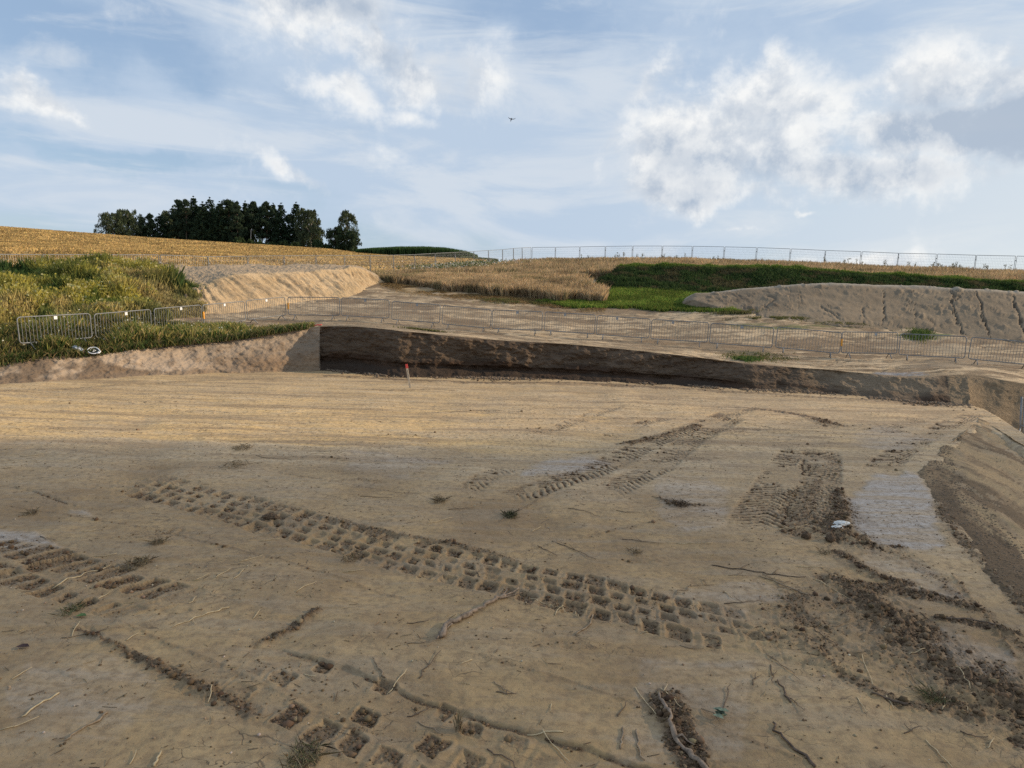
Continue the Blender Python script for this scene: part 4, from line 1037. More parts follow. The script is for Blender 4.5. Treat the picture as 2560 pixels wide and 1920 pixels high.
# overhanging tufts on the brink
tk_i = (uw > -400) & (uw < 770)
bp = T3[tk_i]
k = RNG.choice(len(bp), 9000)
b9 = bp[k] + np.c_[RNG.normal(0, .10, 9000), RNG.normal(0.0, .16, 9000), np.full(9000, -0.04)]
b9[:, 2] = np.minimum(b9[:, 2], ground_z(b9[:, 0], b9[:, 1]))
c9 = cols([(0.08, 0.11, 0.03), (0.16, 0.15, 0.05), (0.05, 0.09, 0.025), (0.24, 0.19, 0.09)], 9000, 0.3)
v3 = blades(b9, 0.10 + RNG.random(9000) * 0.22, 0.03, 1.3, c9 * 0.8, c9 * 1.2)
stuff('verge_grass', [v1, v2, v3], M['leafy'], 'mixed green and dry grass along the brink of the pit under the barriers', 'grass')

# small green tufts on the dirt
def ground_patch(cu, cv, ru, rv, D, n, hgt, collist, seed):
    uu = cu + RNG.normal(0, ru * 0.45, n); d0 = D
    # depth spread from vertical extent on the picture
    dd = D + RNG.normal(0, rv * 0.45, n)
    x, y = colxy(uu, dd)
    k = fbm(x, y, 1.6, 3, seed) > -0.12
    x = x[k]; y = y[k]
    b = np.stack([x, y, ground_z(x, y) - 0.01], -1)
    c = cols(collist, len(b), 0.3)
    return blades(b, hgt * (0.4 + RNG.random(len(b))), 0.03, 1.0, c * 0.85, c * 1.2)
GR = [(0.05, 0.10, 0.025), (0.07, 0.13, 0.03), (0.12, 0.14, 0.04)]
OL = [(0.13, 0.13, 0.045), (0.20, 0.17, 0.08), (0.09, 0.11, 0.03)]
parts = [ground_patch(1872, 897, 36, .9, 28.5, 1100, 0.11, GR, 1), ground_patch(1900, 885, 90, 1.5, 29.4, 1400, 0.06, OL, 2),
         ground_patch(2300, 845, 38, 1.4, 35.0, 2200, 0.15, GR, 3), ground_patch(1990, 806, 130, .30, 37.5, 4000, 0.10, OL, 4), ground_patch(2150, 818, 90, .3, 36.8, 3000, 0.10, OL, 5),
         ground_patch(1260, 752, 60, .6, 44.2, 1500, 0.12, OL, 6), ground_patch(1330, 757, 120, .6, 43.6, 2500, 0.12, OL, 7), ground_patch(1060, 826, 60, .2, 30.2, 600, 0.08, OL, 8),
         ground_patch(1850, 787, 60, .4, 39.0, 2000, 0.14, OL, 9)]
stuff('grass_tufts', parts, M['leafy'], 'low green tufts growing out of the pale dirt', 'grass')

# bright grass patch
gi = np.where((zone == 3).ravel())[0]
gb = Gf[RNG.choice(gi, 60000)] + np.c_[RNG.normal(0, .12, 60000), RNG.normal(0, .10, 60000), np.zeros(60000)]
gb[:, 2] = ground_z(gb[:, 0], gb[:, 1])
c = cols([(0.11, 0.18, 0.025), (0.15, 0.21, 0.035), (0.20, 0.21, 0.05), (0.07, 0.12, 0.02)], 60000, 0.3)
c *= (0.8 + 0.5 * sm(fbm(gb[:, 0], gb[:, 1], 0.8, 3, 3), -0.2, 0.3))[:, None]
stuff('lawn_grass', [blades(gb, 0.10 + 0.12 * RNG.random(60000), 0.045, 0.8, c, c * 1.25)], M['leafy'], 'bright green short grass patch below the dark bank', 'grass')
# grass bank turf
rl = np.ones(g_g.shape[:2]); rl[-14:] = 0
n = 130000
gb = sample_grid(g_g, n, rowlim=rl)
pn = fbm(gb[:, 0], gb[:, 2] * 2 + gb[:, 1] * .5, 1.1, 4, 1201)
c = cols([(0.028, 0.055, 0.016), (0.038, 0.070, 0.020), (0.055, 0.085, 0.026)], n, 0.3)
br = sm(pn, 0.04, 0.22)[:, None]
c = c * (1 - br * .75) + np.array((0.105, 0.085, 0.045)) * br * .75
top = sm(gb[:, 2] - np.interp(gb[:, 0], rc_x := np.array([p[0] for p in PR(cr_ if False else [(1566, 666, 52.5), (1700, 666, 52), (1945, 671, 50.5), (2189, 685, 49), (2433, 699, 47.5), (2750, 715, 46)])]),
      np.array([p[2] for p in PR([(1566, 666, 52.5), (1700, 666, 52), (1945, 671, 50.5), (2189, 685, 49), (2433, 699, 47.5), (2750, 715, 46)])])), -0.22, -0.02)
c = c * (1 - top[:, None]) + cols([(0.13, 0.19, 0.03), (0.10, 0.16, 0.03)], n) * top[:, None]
hh = (0.10 + 0.16 * RNG.random(n)) * (1 + 0.8 * np.clip(-pn, 0, 1))
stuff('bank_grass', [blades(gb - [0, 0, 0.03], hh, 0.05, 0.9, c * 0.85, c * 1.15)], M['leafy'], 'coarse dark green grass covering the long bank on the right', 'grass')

# ripe grain
def crop_points(n, dmin, dmax, umin, umax):
    uu = umin + RNG.random(n) * (umax - umin); D_ = dmin + (dmax - dmin) * RNG.random(n) ** 1.2
    x, y = colxy(uu, D_)
    dw = np.interp(uu, wheat_front_u, wheat_front_D)
    dw = np.where(uu > 1530, np.interp(uu, [1530, 1600, 3300], [52, 54.5, 50]), dw)
    df = np.interp(uu, fl_u, fl_D)
    ok = (D_ > dw + fbm(x, y, 0.8, 4, 31) * 1.7) & ((uu < 1253 + 0 * D_) & (D_ < df - 0.3 + fbm(x, y, 0.3, 3, 32) * 4) | (uu >= 1253) & (D_ < df + 2.5))
    ok &= ~((uu > 1492 - (D_ - 46.8) * 9 + fbm(x, y, 1.2, 3, 14) * 26) & (D_ > 46.8) & (D_ < 55)) & ~((uu > 1519 + fbm(x, y, 2.0, 2, 4) * 20) & (D_ < 55))
    return x[ok], y[ok], D_[ok], uu[ok]
x1, y1, D1, u1 = crop_points(120000, 44, 56, 920, 1640)
x2, y2, D2, u2 = crop_points(190000, 50, 97, 930, 2900)
x = np.r_[x1, x2]; y = np.r_[y1, y2]; D_ = np.r_[D1, D2]; uu = np.r_[u1, u2]
n = len(x)
b = np.stack([x, y, ground_z(x, y)], -1)
hg = np.interp(D_, [44, 50, 65, 95], [0.74, 0.70, 0.72, 0.68]) * np.where(D_ < 58, np.interp(uu, [950, 1250, 1400], [0.72, 0.85, 1.0]), 1) * (0.72 + 0.42 * RNG.random(n)) * np.where(D_ < 55, sm(uu, 1535, 1490) * 0.45 + 0.55, 1) * (1 + fbm(x, y, 0.5, 4, 41) * 0.40)
c = cols([(0.38, 0.27, 0.15), (0.46, 0.335, 0.195), (0.31, 0.22, 0.125), (0.26, 0.20, 0.10)], n, 0.2, [.35, .35, .2, .1])
c *= (0.82 + 0.5 * sm(fbm(x, y, 0.35, 4, 51), -0.25, 0.25))[:, None]
# green weeds inside the crop at the front left
gw_ = sm(fbm(x, y, 0.9, 3, 61) + sm(uu, 1250, 1000) * 0.12, 0.22, 0.34)[:, None] * 0.5
c = c * (1 - gw_) + np.array((0.12, 0.13, 0.05)) * gw_
wdth = np.interp(D_, [44, 60, 95], [0.035, 0.06, 0.10])
stuff('grain_crop', [blades(b, hg, wdth, 0.6, c * 0.66, c * 1.22, 0.9)], M['dry'], 'ripe pale brown grain crop standing in the middle field', 'crop')
# tall weeds standing over the grain on the skyline and pale flowering weeds
k = []
for (a, bb) in [(1470, 4), (1555, 6), (1590, 5), (1530, 3), (1690, 3), (2130, 4), (2200, 5), (2270, 6), (2330, 12), (2370, 9), (2450, 5), (2510, 4), (2100, 6), (1780, 3), (2050, 3), (1640, 3)]:
    for _ in range((bb + 1) // 2):
        ua = a + RNG.normal(0, 8); d = np.interp(ua, fl_u, fl_D) + RNG.normal(0, 1) - 1.5
        k.append((ua, d))
k = np.array(k); x, y = colxy(k[:, 0], k[:, 1]); b = np.stack([x, y, ground_z(x, y)], -1)
P1 = []
hgt = 0.85 + 0.40 * RNG.random(len(b))
P1.append(blades(b, hgt, 0.05, 0.15, cols([(0.16, 0.14, 0.07)], len(b)), None, 0.9))
for q in range(14):
    fr_ = 0.62 + 0.38 * RNG.random(len(b))
    bb_ = b + np.c_[RNG.normal(0, .06, len(b)), RNG.normal(0, .06, len(b)), hgt * fr_]
    P1.append(blades(bb_, 0.06 + 0.10 * RNG.random(len(b)), 0.05, 1.5, cols([(0.14, 0.13, 0.06), (0.2, 0.17, 0.1)], len(b)), None, 1.2))
nw2 = 1500
ua = np.r_[1130 + RNG.normal(0, 70, nw2 * 2 // 3), 1180 + RNG.normal(0, 40, nw2 - nw2 * 2 // 3)]; da = np.interp(ua, [900, 1000, 1100, 1250], [62, 66, 70, 78]) + RNG.normal(0, 3, nw2)
x, y = colxy(ua, da); b = np.stack([x, y, ground_z(x, y) + 0.75 + RNG.random(nw2) * 0.35], -1)
P1.append(blades(b, 0.10, 0.09, 1.0, cols([(0.55, 0.52, 0.45), (0.16, 0.17, 0.08), (0.12, 0.15, 0.06)], nw2, .2, [.25, .4, .35]), None, 1.3))
stuff('tall_weeds', P1, M['dry'], 'thin tall seed heads rising out of the ripe grain', 'weeds')
# straw litter in front of the crop and stubble tufts
n = 26000
uu = 950 + RNG.random(n) * 560; D_ = np.interp(uu, wheat_front_u, wheat_front_D) - np.abs(RNG.normal(0, 1.3, n)) - 0.1
x, y = colxy(uu, D_); k = fbm(x, y, 1.0, 3, 71) > -0.05; x = x[k]; y = y[k]; n = len(x)
b = np.stack([x, y, ground_z(x, y) + 0.01], -1)
c = cols([(0.50, 0.36, 0.17), (0.42, 0.30, 0.15), (0.26, 0.18, 0.10)], n)
P2 = [blades(b, 0.03 + 0.05 * RNG.random(n), 0.03, 8.0, c)]
stuff('straw_litter', P2, M['dry'], 'flattened loose straw along the edge of the grain', 'straw')
n = 170000
uu = -400 + RNG.random(n) * 1660; D_ = 40 * (190 / 40) ** (RNG.random(n) ** 0.85)
x, y = colxy(uu, D_)
k = (D_ > np.interp(uu, fl_u, fl_D) + 0.5) & (D_ < np.interp(uu, [-400, 0, 800, 900, 1000, 1250], [178, 180, 190, 180, 155, 112]))
x = x[k]; y = y[k]; D_ = D_[k]; n = len(x)
b = np.stack([x, y, ground_z(x, y)], -1)
c = cols([(0.50, 0.34, 0.13), (0.57, 0.40, 0.16), (0.33, 0.22, 0.09), (0.43, 0.30, 0.13)], n)
c *= (0.75 + 0.6 * sm(fbm(x, y, 0.5, 4, 81), -0.25, 0.25))[:, None]
stuff('stubble', [blades(b, (0.14 + 0.12 * RNG.random(n)) * np.interp(D_, [40, 180], [0.9, 1.5]), np.interp(D_, [40, 180], [0.05, 0.22]), 1.2, c * 0.85, c)], M['dry'], 'golden cut stubble on the sloping field at the left', 'stubble')
# maize block
n = 26000
uu = 890 + RNG.random(n) * 300; D_ = 150 + RNG.random(n) * 16
tope = np.interp(uu, [890, 930, 1000, 1060, 1110, 1150, 1180, 1190], [2, 3, 3, 3, 3, 3, 3, 2])
x, y = colxy(uu, D_); vtop = np.interp(uu, [885, 930, 1000, 1060, 1110, 1160, 1192], [624, 620, 616.5, 616.5, 619, 627, 638])
zt = P(uu, vtop, D_)[:, 2]; gz = np.minimum(ground_z(x, y), zt - 0.3)
b = np.stack([x, y, gz], -1)
c = cols([(0.035, 0.075, 0.022), (0.05, 0.095, 0.028), (0.03, 0.06, 0.018)], n, .3)
v_a = blades(b, (zt - gz) * (0.72 + 0.3 * RNG.random(n)), 0.22, 0.10, c * 0.7, c * 1.2)
uu = 1150 + RNG.random(3000) * 90; D_ = 135 + RNG.random(3000) * 8; x, y = colxy(uu, D_)
zt = P(uu, np.interp(uu, [1150, 1240], [640, 648]), D_)[:, 2]; gz = np.minimum(ground_z(x, y), zt - .2); b = np.stack([x, y, gz], -1)
c = cols([(0.06, 0.09, 0.03), (0.1, 0.12, 0.05)], 3000, .3)
v_b = blades(b, (zt - gz) * (.7 + .4 * RNG.random(3000)), 0.2, 0.3, c)
stuff('maize_crop', [v_a, v_b], M['leafy'], 'dark green maize block on the skyline right of the lone trees', 'maize')

# ------------------------------------------------------------------ trees
M['bark'] = simple('tree_bark', (0.10, 0.075, 0.055), 0.9, 0, 0.35, 3.0)
M['birchbark'] = simple('birch_bark', (0.42, 0.38, 0.33), 0.8, 0, 0.5, 2.5)
M['leafdark'] = attr_mat('tree_leaves', transl=0.2)
def leaf_cloud(centres, radii, per, size, col, flat=1.0, droop=0.0):
    c = np.repeat(centres, per, axis=0); r = np.repeat(radii, per)
    n = len(c)
    d = RNG.normal(0, 1, (n, 3)); d /= np.linalg.norm(d, axis=1)[:, None]
    d *= (RNG.random(n) ** 0.45)[:, None]
    d[:, 2] *= flat
    p = c + d * r[:, None]
    if droop: p[:, 2] -= np.abs(RNG.normal(0, droop, n)) * (np.hypot(d[:, 0], d[:, 1]))
    a = RNG.normal(0, 1, (n, 3)); a /= np.linalg.norm(a, axis=1)[:, None]
    b_ = np.cross(a, RNG.normal(0, 1, (n, 3))); b_ /= np.linalg.norm(b_, axis=1)[:, None]
    s = size * (0.6 + 0.8 * RNG.random(n))[:, None]
    if droop: a = a * 0.5 + np.array([0, 0, -0.9])
    v = np.stack([p - a * s, p + b_ * s * 0.5, p + a * s, p - b_ * s * 0.5], 1).reshape(-1, 3)
    f = np.arange(n)[:, None] * 4 + np.arange(4)[None]
    shade = np.repeat(0.75 + 0.5 * RNG.random(len(centres)), per)[:, None]
    cc = cols(col, n, 0.25) * shade
    return v, f, np.repeat(cc, 4, axis=0)
def make_tree(u, vtop, D, wpx, kindt, label, cat='tree', group=None, lean=0.0, clear=0.12, vbase=None, trunk_light=False):
    vb = np.interp(u, [0, 250, 490, 700, 840, 890, 920], [572, 591, 609, 622, 632, 634, 637]) if vbase is None else vbase
    base = P(u, vb + 2, D); top = P(u, vtop, D); H = top[2] - base[2]
    wr = wpx * 1.28 / F_PX * D / 2
    root = empty({'spruce': 'spruce_tree', 'pine': 'pine_tree', 'birch': 'birch_tree', 'broad': 'leafy_tree', 'bush': 'bush'}[kindt], tuple(base))
    tag(root, label, cat, group)
    tr = MB()
    hs = np.linspace(0, 1, 8)
    wob = np.cumsum(RNG.normal(0, 0.06, (8, 2)), 0) * 0.6
    pth = np.c_[wob[:, 0] + lean * (1 - hs) * -1.0 * H * 0.25, wob[:, 1], hs * H * 0.95 - 0.3]
    r0 = {'spruce': .20, 'pine': .20, 'birch': .16, 'broad': .28, 'bush': .07}[kindt]
    tr.tube(pth, np.linspace(r0, 0.03, 8), 7)
    def trunk_at(t): return np.array([np.interp(t, hs, pth[:, 0]), np.interp(t, hs, pth[:, 1]), t * H * 0.95 - 0.3])
    cen = []; rad = []
    if kindt == 'spruce':
        lv = int(H / 0.55)
        for i in range(lv):
            t = clear + (1 - clear) * i / lv
            rr = wr * 1.1 * (1 - t) ** 0.6 * (0.8 + 0.4 * RNG.random()) + 0.12
            kk = max(3, int(7 * (1 - t) + 3))
            a0 = RNG.random() * 6.28
            for j in range(kk):
                a = a0 + 6.283 * j / kk + RNG.normal(0, .2)
                for q in (0.35, 0.7, 1.0):
                    c0 = trunk_at(t) + np.array([math.cos(a), math.sin(a), 0]) * rr * q * (0.85 + .3 * RNG.random())
                    c0[2] -= rr * q * 0.22
                    cen.append(c0); rad.append(0.34 + 0.25 * (1 - t))
        cen.append(trunk_at(1.0) + [0, 0, 0.2]); rad.append(0.2)
        leaf = leaf_cloud(np.array(cen), np.array(rad) * 1.15, 12, 0.25, [(0.022, 0.042, 0.020), (0.030, 0.052, 0.024), (0.018, 0.034, 0.017)], 0.6, 0.0)
    else:
        if kindt == 'pine':
            nn = 60; spec = [(0.030, 0.050, 0.026), (0.040, 0.060, 0.030), (0.024, 0.040, 0.022)]; dr = 0.12; sz = .25; rb_ = (0.6, 1.25)
        elif kindt == 'birch':
            nn = 85; spec = [(0.062, 0.082, 0.040), (0.080, 0.100, 0.050), (0.046, 0.062, 0.030)]; dr = 0.75; sz = .21; rb_ = (0.6, 1.2)
        elif kindt == 'broad':
            nn = 90; spec = [(0.028, 0.046, 0.020), (0.038, 0.060, 0.025), (0.022, 0.036, 0.017)]; dr = 0.2; sz = .24; rb_ = (0.7, 1.35)
        else:
            nn = 34; spec = [(0.038, 0.060, 0.022), (0.050, 0.075, 0.028)]; dr = 0.1; sz = .18; rb_ = (0.35, 0.7)
        nn = int(nn * max(0.6, (wr / 2.6) * (H / 12)) ) + 12
        for i in range(nn):
            t = clear + (1 - clear) * RNG.random() ** 0.85
            tt_ = (t - clear) / (1 - clear)
            prof = {'pine': (0.45 + 0.55 * math.sin(math.pi * min(1, tt_ * 0.85 + 0.1))) * (1 - tt_ ** 4 * .8), 'birch': math.sin(math.pi * min(1, 0.2 + tt_ * 0.70)) ** 0.6,
                    'broad': math.sin(math.pi * min(1, 0.2 + tt_ * 0.72)) ** 0.55, 'bush': math.sin(math.pi * min(1, 0.35 + tt_ * 0.6)) ** .6}[kindt]
            a = RNG.random() * 6.283; q = RNG.random() ** 0.5
            lump = 0.75 + 0.5 * (0.5 + vnoise(np.array([a * 1.2]), np.array([t * 5.0]), int(u))[0])
            rr = wr * prof * q * lump
            c0 = trunk_at(t) + np.array([math.cos(a) * rr, math.sin(a) * rr, 0])
            cen.append(c0); rad.append((rb_[0] + (rb_[1] - rb_[0]) * RNG.random()) * (1 - 0.35 * tt_))
            if i % 3 == 0 and rr > 0.4:
                s0 = trunk_at(max(0.08, t - 0.12 - rr / H * 0.4)); mid = (s0 + c0) / 2 + [0, 0, rr * 0.12]
                tr.tube([s0, mid, c0], [r0 * 0.32, r0 * 0.2, 0.02], 4, cap=False)
        cen.append(trunk_at(0.99)); rad.append(0.35)
        leaf = leaf_cloud(np.array(cen), np.array(rad), 74, sz, spec, 0.8 if kindt != 'pine' else 0.5, dr)
    tr.build('trunk', M['birchbark'] if trunk_light else M['bark'], root, True)
    me = raw_mesh('crown', leaf[0], leaf[1], {'tint': leaf[2]})
    link('crown', me, M['leafdark'], root)
    return root
TREES = [
 (283, 527, 196, 66, 'birch', 'grey green birch at the left end of the wood', 0.05, True), (322, 519, 199, 66, 'birch', 'rounded birch second from the left end of the wood', 0.05, True),
 (355, 534, 203, 22, 'spruce', 'small thin dark spruce right of the two left birches', 0.03, False), (377, 531, 200, 26, 'pine', 'sparse low pine with gaps right of the left birches', 0.15, False),
 (401, 532, 202, 44, 'spruce', 'short broad dark spruce left of the tall part of the wood', 0.0, False), (419, 523, 206, 26, 'birch', 'thin airy birch just left of the tall block of trees', 0.2, True),
 (448, 495, 203, 44, 'pine', 'tall pine with branches reaching left at the step of the wood', 0.2, False), (467, 494, 200, 32, 'pine', 'tall pine with pointed top beside the reaching pine', 0.1, False),
 (487, 486, 203, 36, 'spruce', 'tallest slim spruce of the wood', 0.05, False), (507, 500, 198, 40, 'spruce', 'dense dark spruce right of the tallest spruce', 0.03, False),
 (526, 489, 204, 46, 'spruce', 'tall broad pointed spruce in the left middle of the wood', 0.05, False), (550, 499, 199, 44, 'spruce', 'dark full spruce in the middle of the wood', 0.0, False),
 (573, 494, 202, 46, 'broad', 'tall full leafy tree at the centre of the wood', 0.0, False), (595, 499, 198, 38, 'pine', 'dark pine just right of the centre of the wood', 0.05, False),
 (614, 498, 204, 30, 'spruce', 'slim brownish spruce left of the leaning birch', 0.15, False), (634, 499, 201, 28, 'pine', 'thin topped pine with a bare pale leaning trunk', 0.45, True),
 (655, 512, 205, 30, 'pine', 'lower pine behind the leaning trunk', 0.3, False),
 (668, 497, 202, 44, 'pine', 'tall wide pine with bare lower trunk right of the leaning trunk', 0.25, False), (686, 503, 205, 32, 'spruce', 'pointed spruce close right of the wide pine', 0.2, False),
 (703, 503, 201, 34, 'spruce', 'pointed spruce left of the dip in the tree line', 0.15, False), (722, 532, 204, 34, 'pine', 'low pine in the dip of the tree line', 0.1, False),
 (741, 500, 202, 40, 'spruce', 'tall spruce with clear ladder of branches near the right end', 0.1, False), (757, 514, 199, 34, 'birch', 'hanging birch beside the tall right hand spruce', 0.05, True),
 (778, 519, 197, 44, 'birch', 'full drooping birch at the right end of the wood', 0.03, True), (788, 545, 200, 34, 'birch', 'lower birch at the outer right edge of the wood', 0.03, True),
 (838, 563, 192, 36, 'broad', 'dark round lone tree left of the tall lone birch', 0.12, False), (867, 520, 194, 40, 'birch', 'tall lone birch standing apart right of the wood', 0.12, True),
 (881, 574, 191, 30, 'broad', 'low dark leafy tree at the right foot of the lone birch', 0.06, False)]
for (u, vt, D, wp, kd, lb, cl, tl) in TREES:
    make_tree(u, vt, D, wp, kd, lb, lean=(0.35 if u == 634 else 0), clear=cl, trunk_light=tl)
# second row deep in the wood closes the gaps
for i, u in enumerate([435, 460, 480, 500, 515, 540, 562, 585, 605, 625]):
    make_tree(u, 512 + (i * 37 % 11), 211, 40, 'broad' if i % 2 else 'spruce', 'dark tree deep inside the wood hidden by the front row', group='trees in the back row of the wood', clear=0.0)
for i, (u, vt, wp) in enumerate([(806, 603, 26), (817, 610, 14), (795, 596, 26), (650, 602, 30), (680, 603, 34), (712, 600, 30), (740, 603, 34), (625, 596, 26), (600, 590, 30)]):
    make_tree(u, vt, 190 + i % 3, wp, 'bush', ['low green bush between the wood and the lone trees, larger one', 'smallest bush just left of the lone trees', 'bush at the right foot of the wood',
              'low bush under the leaning trunk', 'low bush under the wide pine', 'bush under the dip of the tree line', 'bush at the foot of the tall right hand spruce',
              'dark undergrowth bush left of the leaning trunk', 'dark undergrowth bush below the centre pines'][i], cat='bush', clear=0.0)

# ------------------------------------------------------------------ crowd barriers
M['galv'] = simple('galvanised_steel', (0.19, 0.195, 0.195), 0.55, 0.2, 0.2, 6.0, spec=0.5)
M['galv2'] = simple('galvanised_wire', (0.40, 0.41, 0.42), 0.5, 0.5, 0.15, 6.0, spec=0.5)
M['plate'] = simple('plate_white', (0.75, 0.75, 0.76), 0.5, 0, 0.06)
M['plategrey'] = simple('plate_grey', (0.30, 0.31, 0.32), 0.5, 0.3, 0.1)  # plates of the unlit barriers, their shade put into the colour
M['orange'] = simple('orange_plastic', (0.75, 0.33, 0.04), 0.5, 0, 0.1)
def round_rect(x0, z0, x1, z1, r, k=5):
    pts_ = []
    for cx, cz, a0 in ((x1 - r, z1 - r, 0), (x0 + r, z1 - r, 90), (x0 + r, z0 + r, 180), (x1 - r, z0 + r, 270)):
        for i in range(k + 1):
            a = R_(a0 + 90 * i / k); pts_.append((cx + r * math.cos(a), 0, cz + r * math.sin(a)))
    return pts_
LB = 2.42
def make_barrier():
    root = empty('crowd_barrier', (0, 0, 0))
    m = MB()
    m.tube(round_rect(-LB / 2, 0.22, LB / 2, 1.09, 0.10), 0.019, 8, closed=True)
    m.build('frame', M['galv'], root, True)
    m = MB()
    for i in range(20):
        x = -LB / 2 + LB * (i + 1) / 21
        m.tube([(x, 0, 0.225), (x, 0, 1.085)], 0.008, 5, cap=False)
    m.build('bars', M['galv'], root, True)
    for s in (-1, 1):
        m = MB(); x = s * (LB / 2 - 0.32)
        m.tube([(x, -0.26, 0.005), (x, -0.03, 0.215), (x, 0.03, 0.215), (x, 0.26, 0.005)], 0.019, 6)
        m.build('foot', M['galv'], root, True)
    for z in (0.42, 0.92):
        m = MB()
        m.tube([(LB / 2 + 0.01, 0, z), (LB / 2 + 0.055, 0, z), (LB / 2 + 0.055, 0, z - 0.05)], 0.008, 5)
        m.build('hook', M['galv'], root, True)
    return root
bproto = make_barrier()
place = ['standing in weeds at the left end of the row', 'second from the left end, in weeds with white plate', 'third from the left end, beside the weedy bank',
         'fourth from the left, orange strap, before the sand mound foot', 'fifth from the left, before the middle of the sand mound',
         'facing square at the bend of the row above the pit corner', 'first one right of the bend', 'second right of the bend', 'third right of the bend',
         'fourth right of the bend', 'eleventh from the left, below the grain edge', 'twelfth from the left, below the bright grass', 'thirteenth from the left, below the grey bank tip',
         'fourteenth from the left, above the green tuft', 'fourth from the right end of the row', 'with orange strap, third from the right end',
         'second from the right end, before a green tuft', 'cut off by the right edge of the photo']
white_plate = {0: 0.0, 1: 0.1, 2: 0.12, 3: 0.0, 4: 0.0}
grey_plate = {6: 0, 7: .05, 9: 0, 10: -.25, 11: -.3, 12: -.3, 13: 0, 15: 0.25}
for i, (ul, vl, Dl, ur, vr, Dr) in enumerate(BAR):
    o = bproto if i == 0 else copy_tree(bproto)
    a = P(ul, vl, Dl) - [0, 0, 1.1]; b = P(ur, vr, Dr) - [0, 0, 1.1]
    d = b - a; mid = (a + b) / 2
    L = math.hypot(d[0], d[1])
    o.location = tuple(mid)
    o.rotation_euler = (RNG.normal(0, 0.012), -math.atan2(d[2], L), math.atan2(d[1], d[0]))
    o.scale = (L / LB, 1, 1)
    o.rotation_euler.x += RNG.normal(0, 0.03); o.location.z += RNG.normal(0, 0.012)
    tag(o, 'grey crowd barrier ' + place[i], 'barrier', 'crowd barriers in a row above the pit')
for i, o in enumerate([x for x in COL.objects if x.name.startswith('crowd_barrier')]):
    pl = MB()
    if i in white_plate or i in grey_plate:
        xo = white_plate.get(i, grey_plate.get(i))
        pl.box((xo - 0.055, -0.028, 0.955), (xo + 0.055, -0.0225, 1.065))
        pl.build('plate', M['plate'] if i in white_plate else M['plategrey'], o)
    if i in (3, 5, 15):
        st = MB(); st.box((-LB / 2 - 0.03, -0.03, 0.50), (-LB / 2 + 0.03, 0.03, 0.80)); st.build('strap', M['orange'], o)

# ------------------------------------------------------------------ far mesh fence
M['block'] = simple('concrete_block', (0.30, 0.29, 0.27), 0.9)
LP, HP = 3.44, 2.0
def make_panel():
    root = empty('mesh_fence', (0, 0, 0))
    m = MB()
    m.tube(round_rect(-LP / 2, 0.12, LP / 2, HP, 0.03, 2), 0.026, 6, closed=True)
    m.build('frame', M['galv'], root, True)
    m = MB()
    for i in range(24):
        x = -LP / 2 + LP * (i + 1) / 25
        m.tube([(x, 0, 0.13), (x, 0, HP - 0.01)], 0.0045, 3, cap=False)
    for z in (0.35, 0.62, 0.9, 1.18, 1.45, 1.72):
        m.tube([(-LP / 2, 0.004, z), (LP / 2, 0.004, z)], 0.0045, 3, cap=False)
    m.build('wire_mesh', M['galv2'], root)
    m = MB(); m.box((LP / 2 - 0.06, -0.30, -0.02), (LP / 2 + 0.16, 0.30, 0.12)); m.build('foot_block', M['block'], root)
    m = MB(); m.box((LP / 2 + 0.0, -0.035, 1.50), (LP / 2 + 0.12, 0.035, 1.58)); m.build('clamp', M['galv'], root)
    return root
pproto = make_panel()
marks = ['at the left edge of the photo behind the weeds', 'behind the top of the weedy bank', 'second one behind the weedy bank, right part of its top', 'behind the left end of the sand mound top',
         'behind the sand mound top below the left half of the wood', 'behind the sand mound top below the middle of the wood', 'behind the sand mound below the right half of the wood',
         'behind the sand mound below the gap before the lone trees', 'behind the right end of the sand mound', 'right of the lone birch where the grain begins', 'below the left end of the maize block',
         'below the left half of the maize', 'below the middle of the maize', 'below the right half of the maize', 'at the right end of the maize', 'where maize gives way to the sky',
         'short looking one left of the fence corner', 'narrow looking one at the fence corner', 'first one right of the fence corner', 'second one right of the corner on the skyline',
         'third one right of the corner on the skyline', 'fourth right of the corner, with thin weeds showing', 'fifth right of the corner above the left end of the green bank',
         'sixth right of the corner above the green bank', 'seventh right of the corner above the green bank', 'eighth right of the corner above the green bank', 'above the widest green bank part', 'ninth right of the corner, above the grey bank tip',
         'sixth from the right edge, low cloud starting behind it', 'fifth from the right edge with bright cloud behind', 'fourth from the right edge with bright cloud behind',
         'third from the right edge of the photo with tall weeds', 'second from the right edge of the photo', 'last full one at the right edge', 'one cut off by the right edge']
for i in range(len(FENCE) - 1):
    o = pproto if i == 0 else copy_tree(pproto)
    a = P(*FENCE[i]) - [0, 0, HP]; b = P(*FENCE[i + 1]) - [0, 0, HP]; d = b - a; mid = (a + b) / 2; L = math.hypot(d[0], d[1])
    o.location = tuple(mid); o.rotation_euler = (0, -math.atan2(d[2], L), math.atan2(d[1], d[0])); o.scale = ((L - 0.10) / LP, 1, 1)
    tag(o, 'mesh fence ' + marks[i], 'fence panel', 'mesh fence panels along the far edge of the site')
# blue grey fence post in the hollow at the right edge
m = MB(); q = P(2552, 1068, 21.5); t_ = P(2555, 992, 21.5)
pr = empty('fence_post', tuple(q))
m.tube([(0, 0, -0.6), tuple(t_ - q)], 0.03, 8); m.tube([(0.09, 0, -0.6), tuple(t_ - q + [0.09, 0, -.02])], 0.022, 8); m.build('upright', M['galv'], pr, True)
m = MB(); m.tube([(0, 0, 0.0), (-0.28, -0.3, -0.22)], 0.02, 6); m.tube([(0, 0, 0.05), (0.5, -0.3, -0.2)], 0.02, 6); m.build('brace', M['galv'], pr, True)
tag(pr, 'grey metal fence post in the hollow at the right edge', 'fence post')

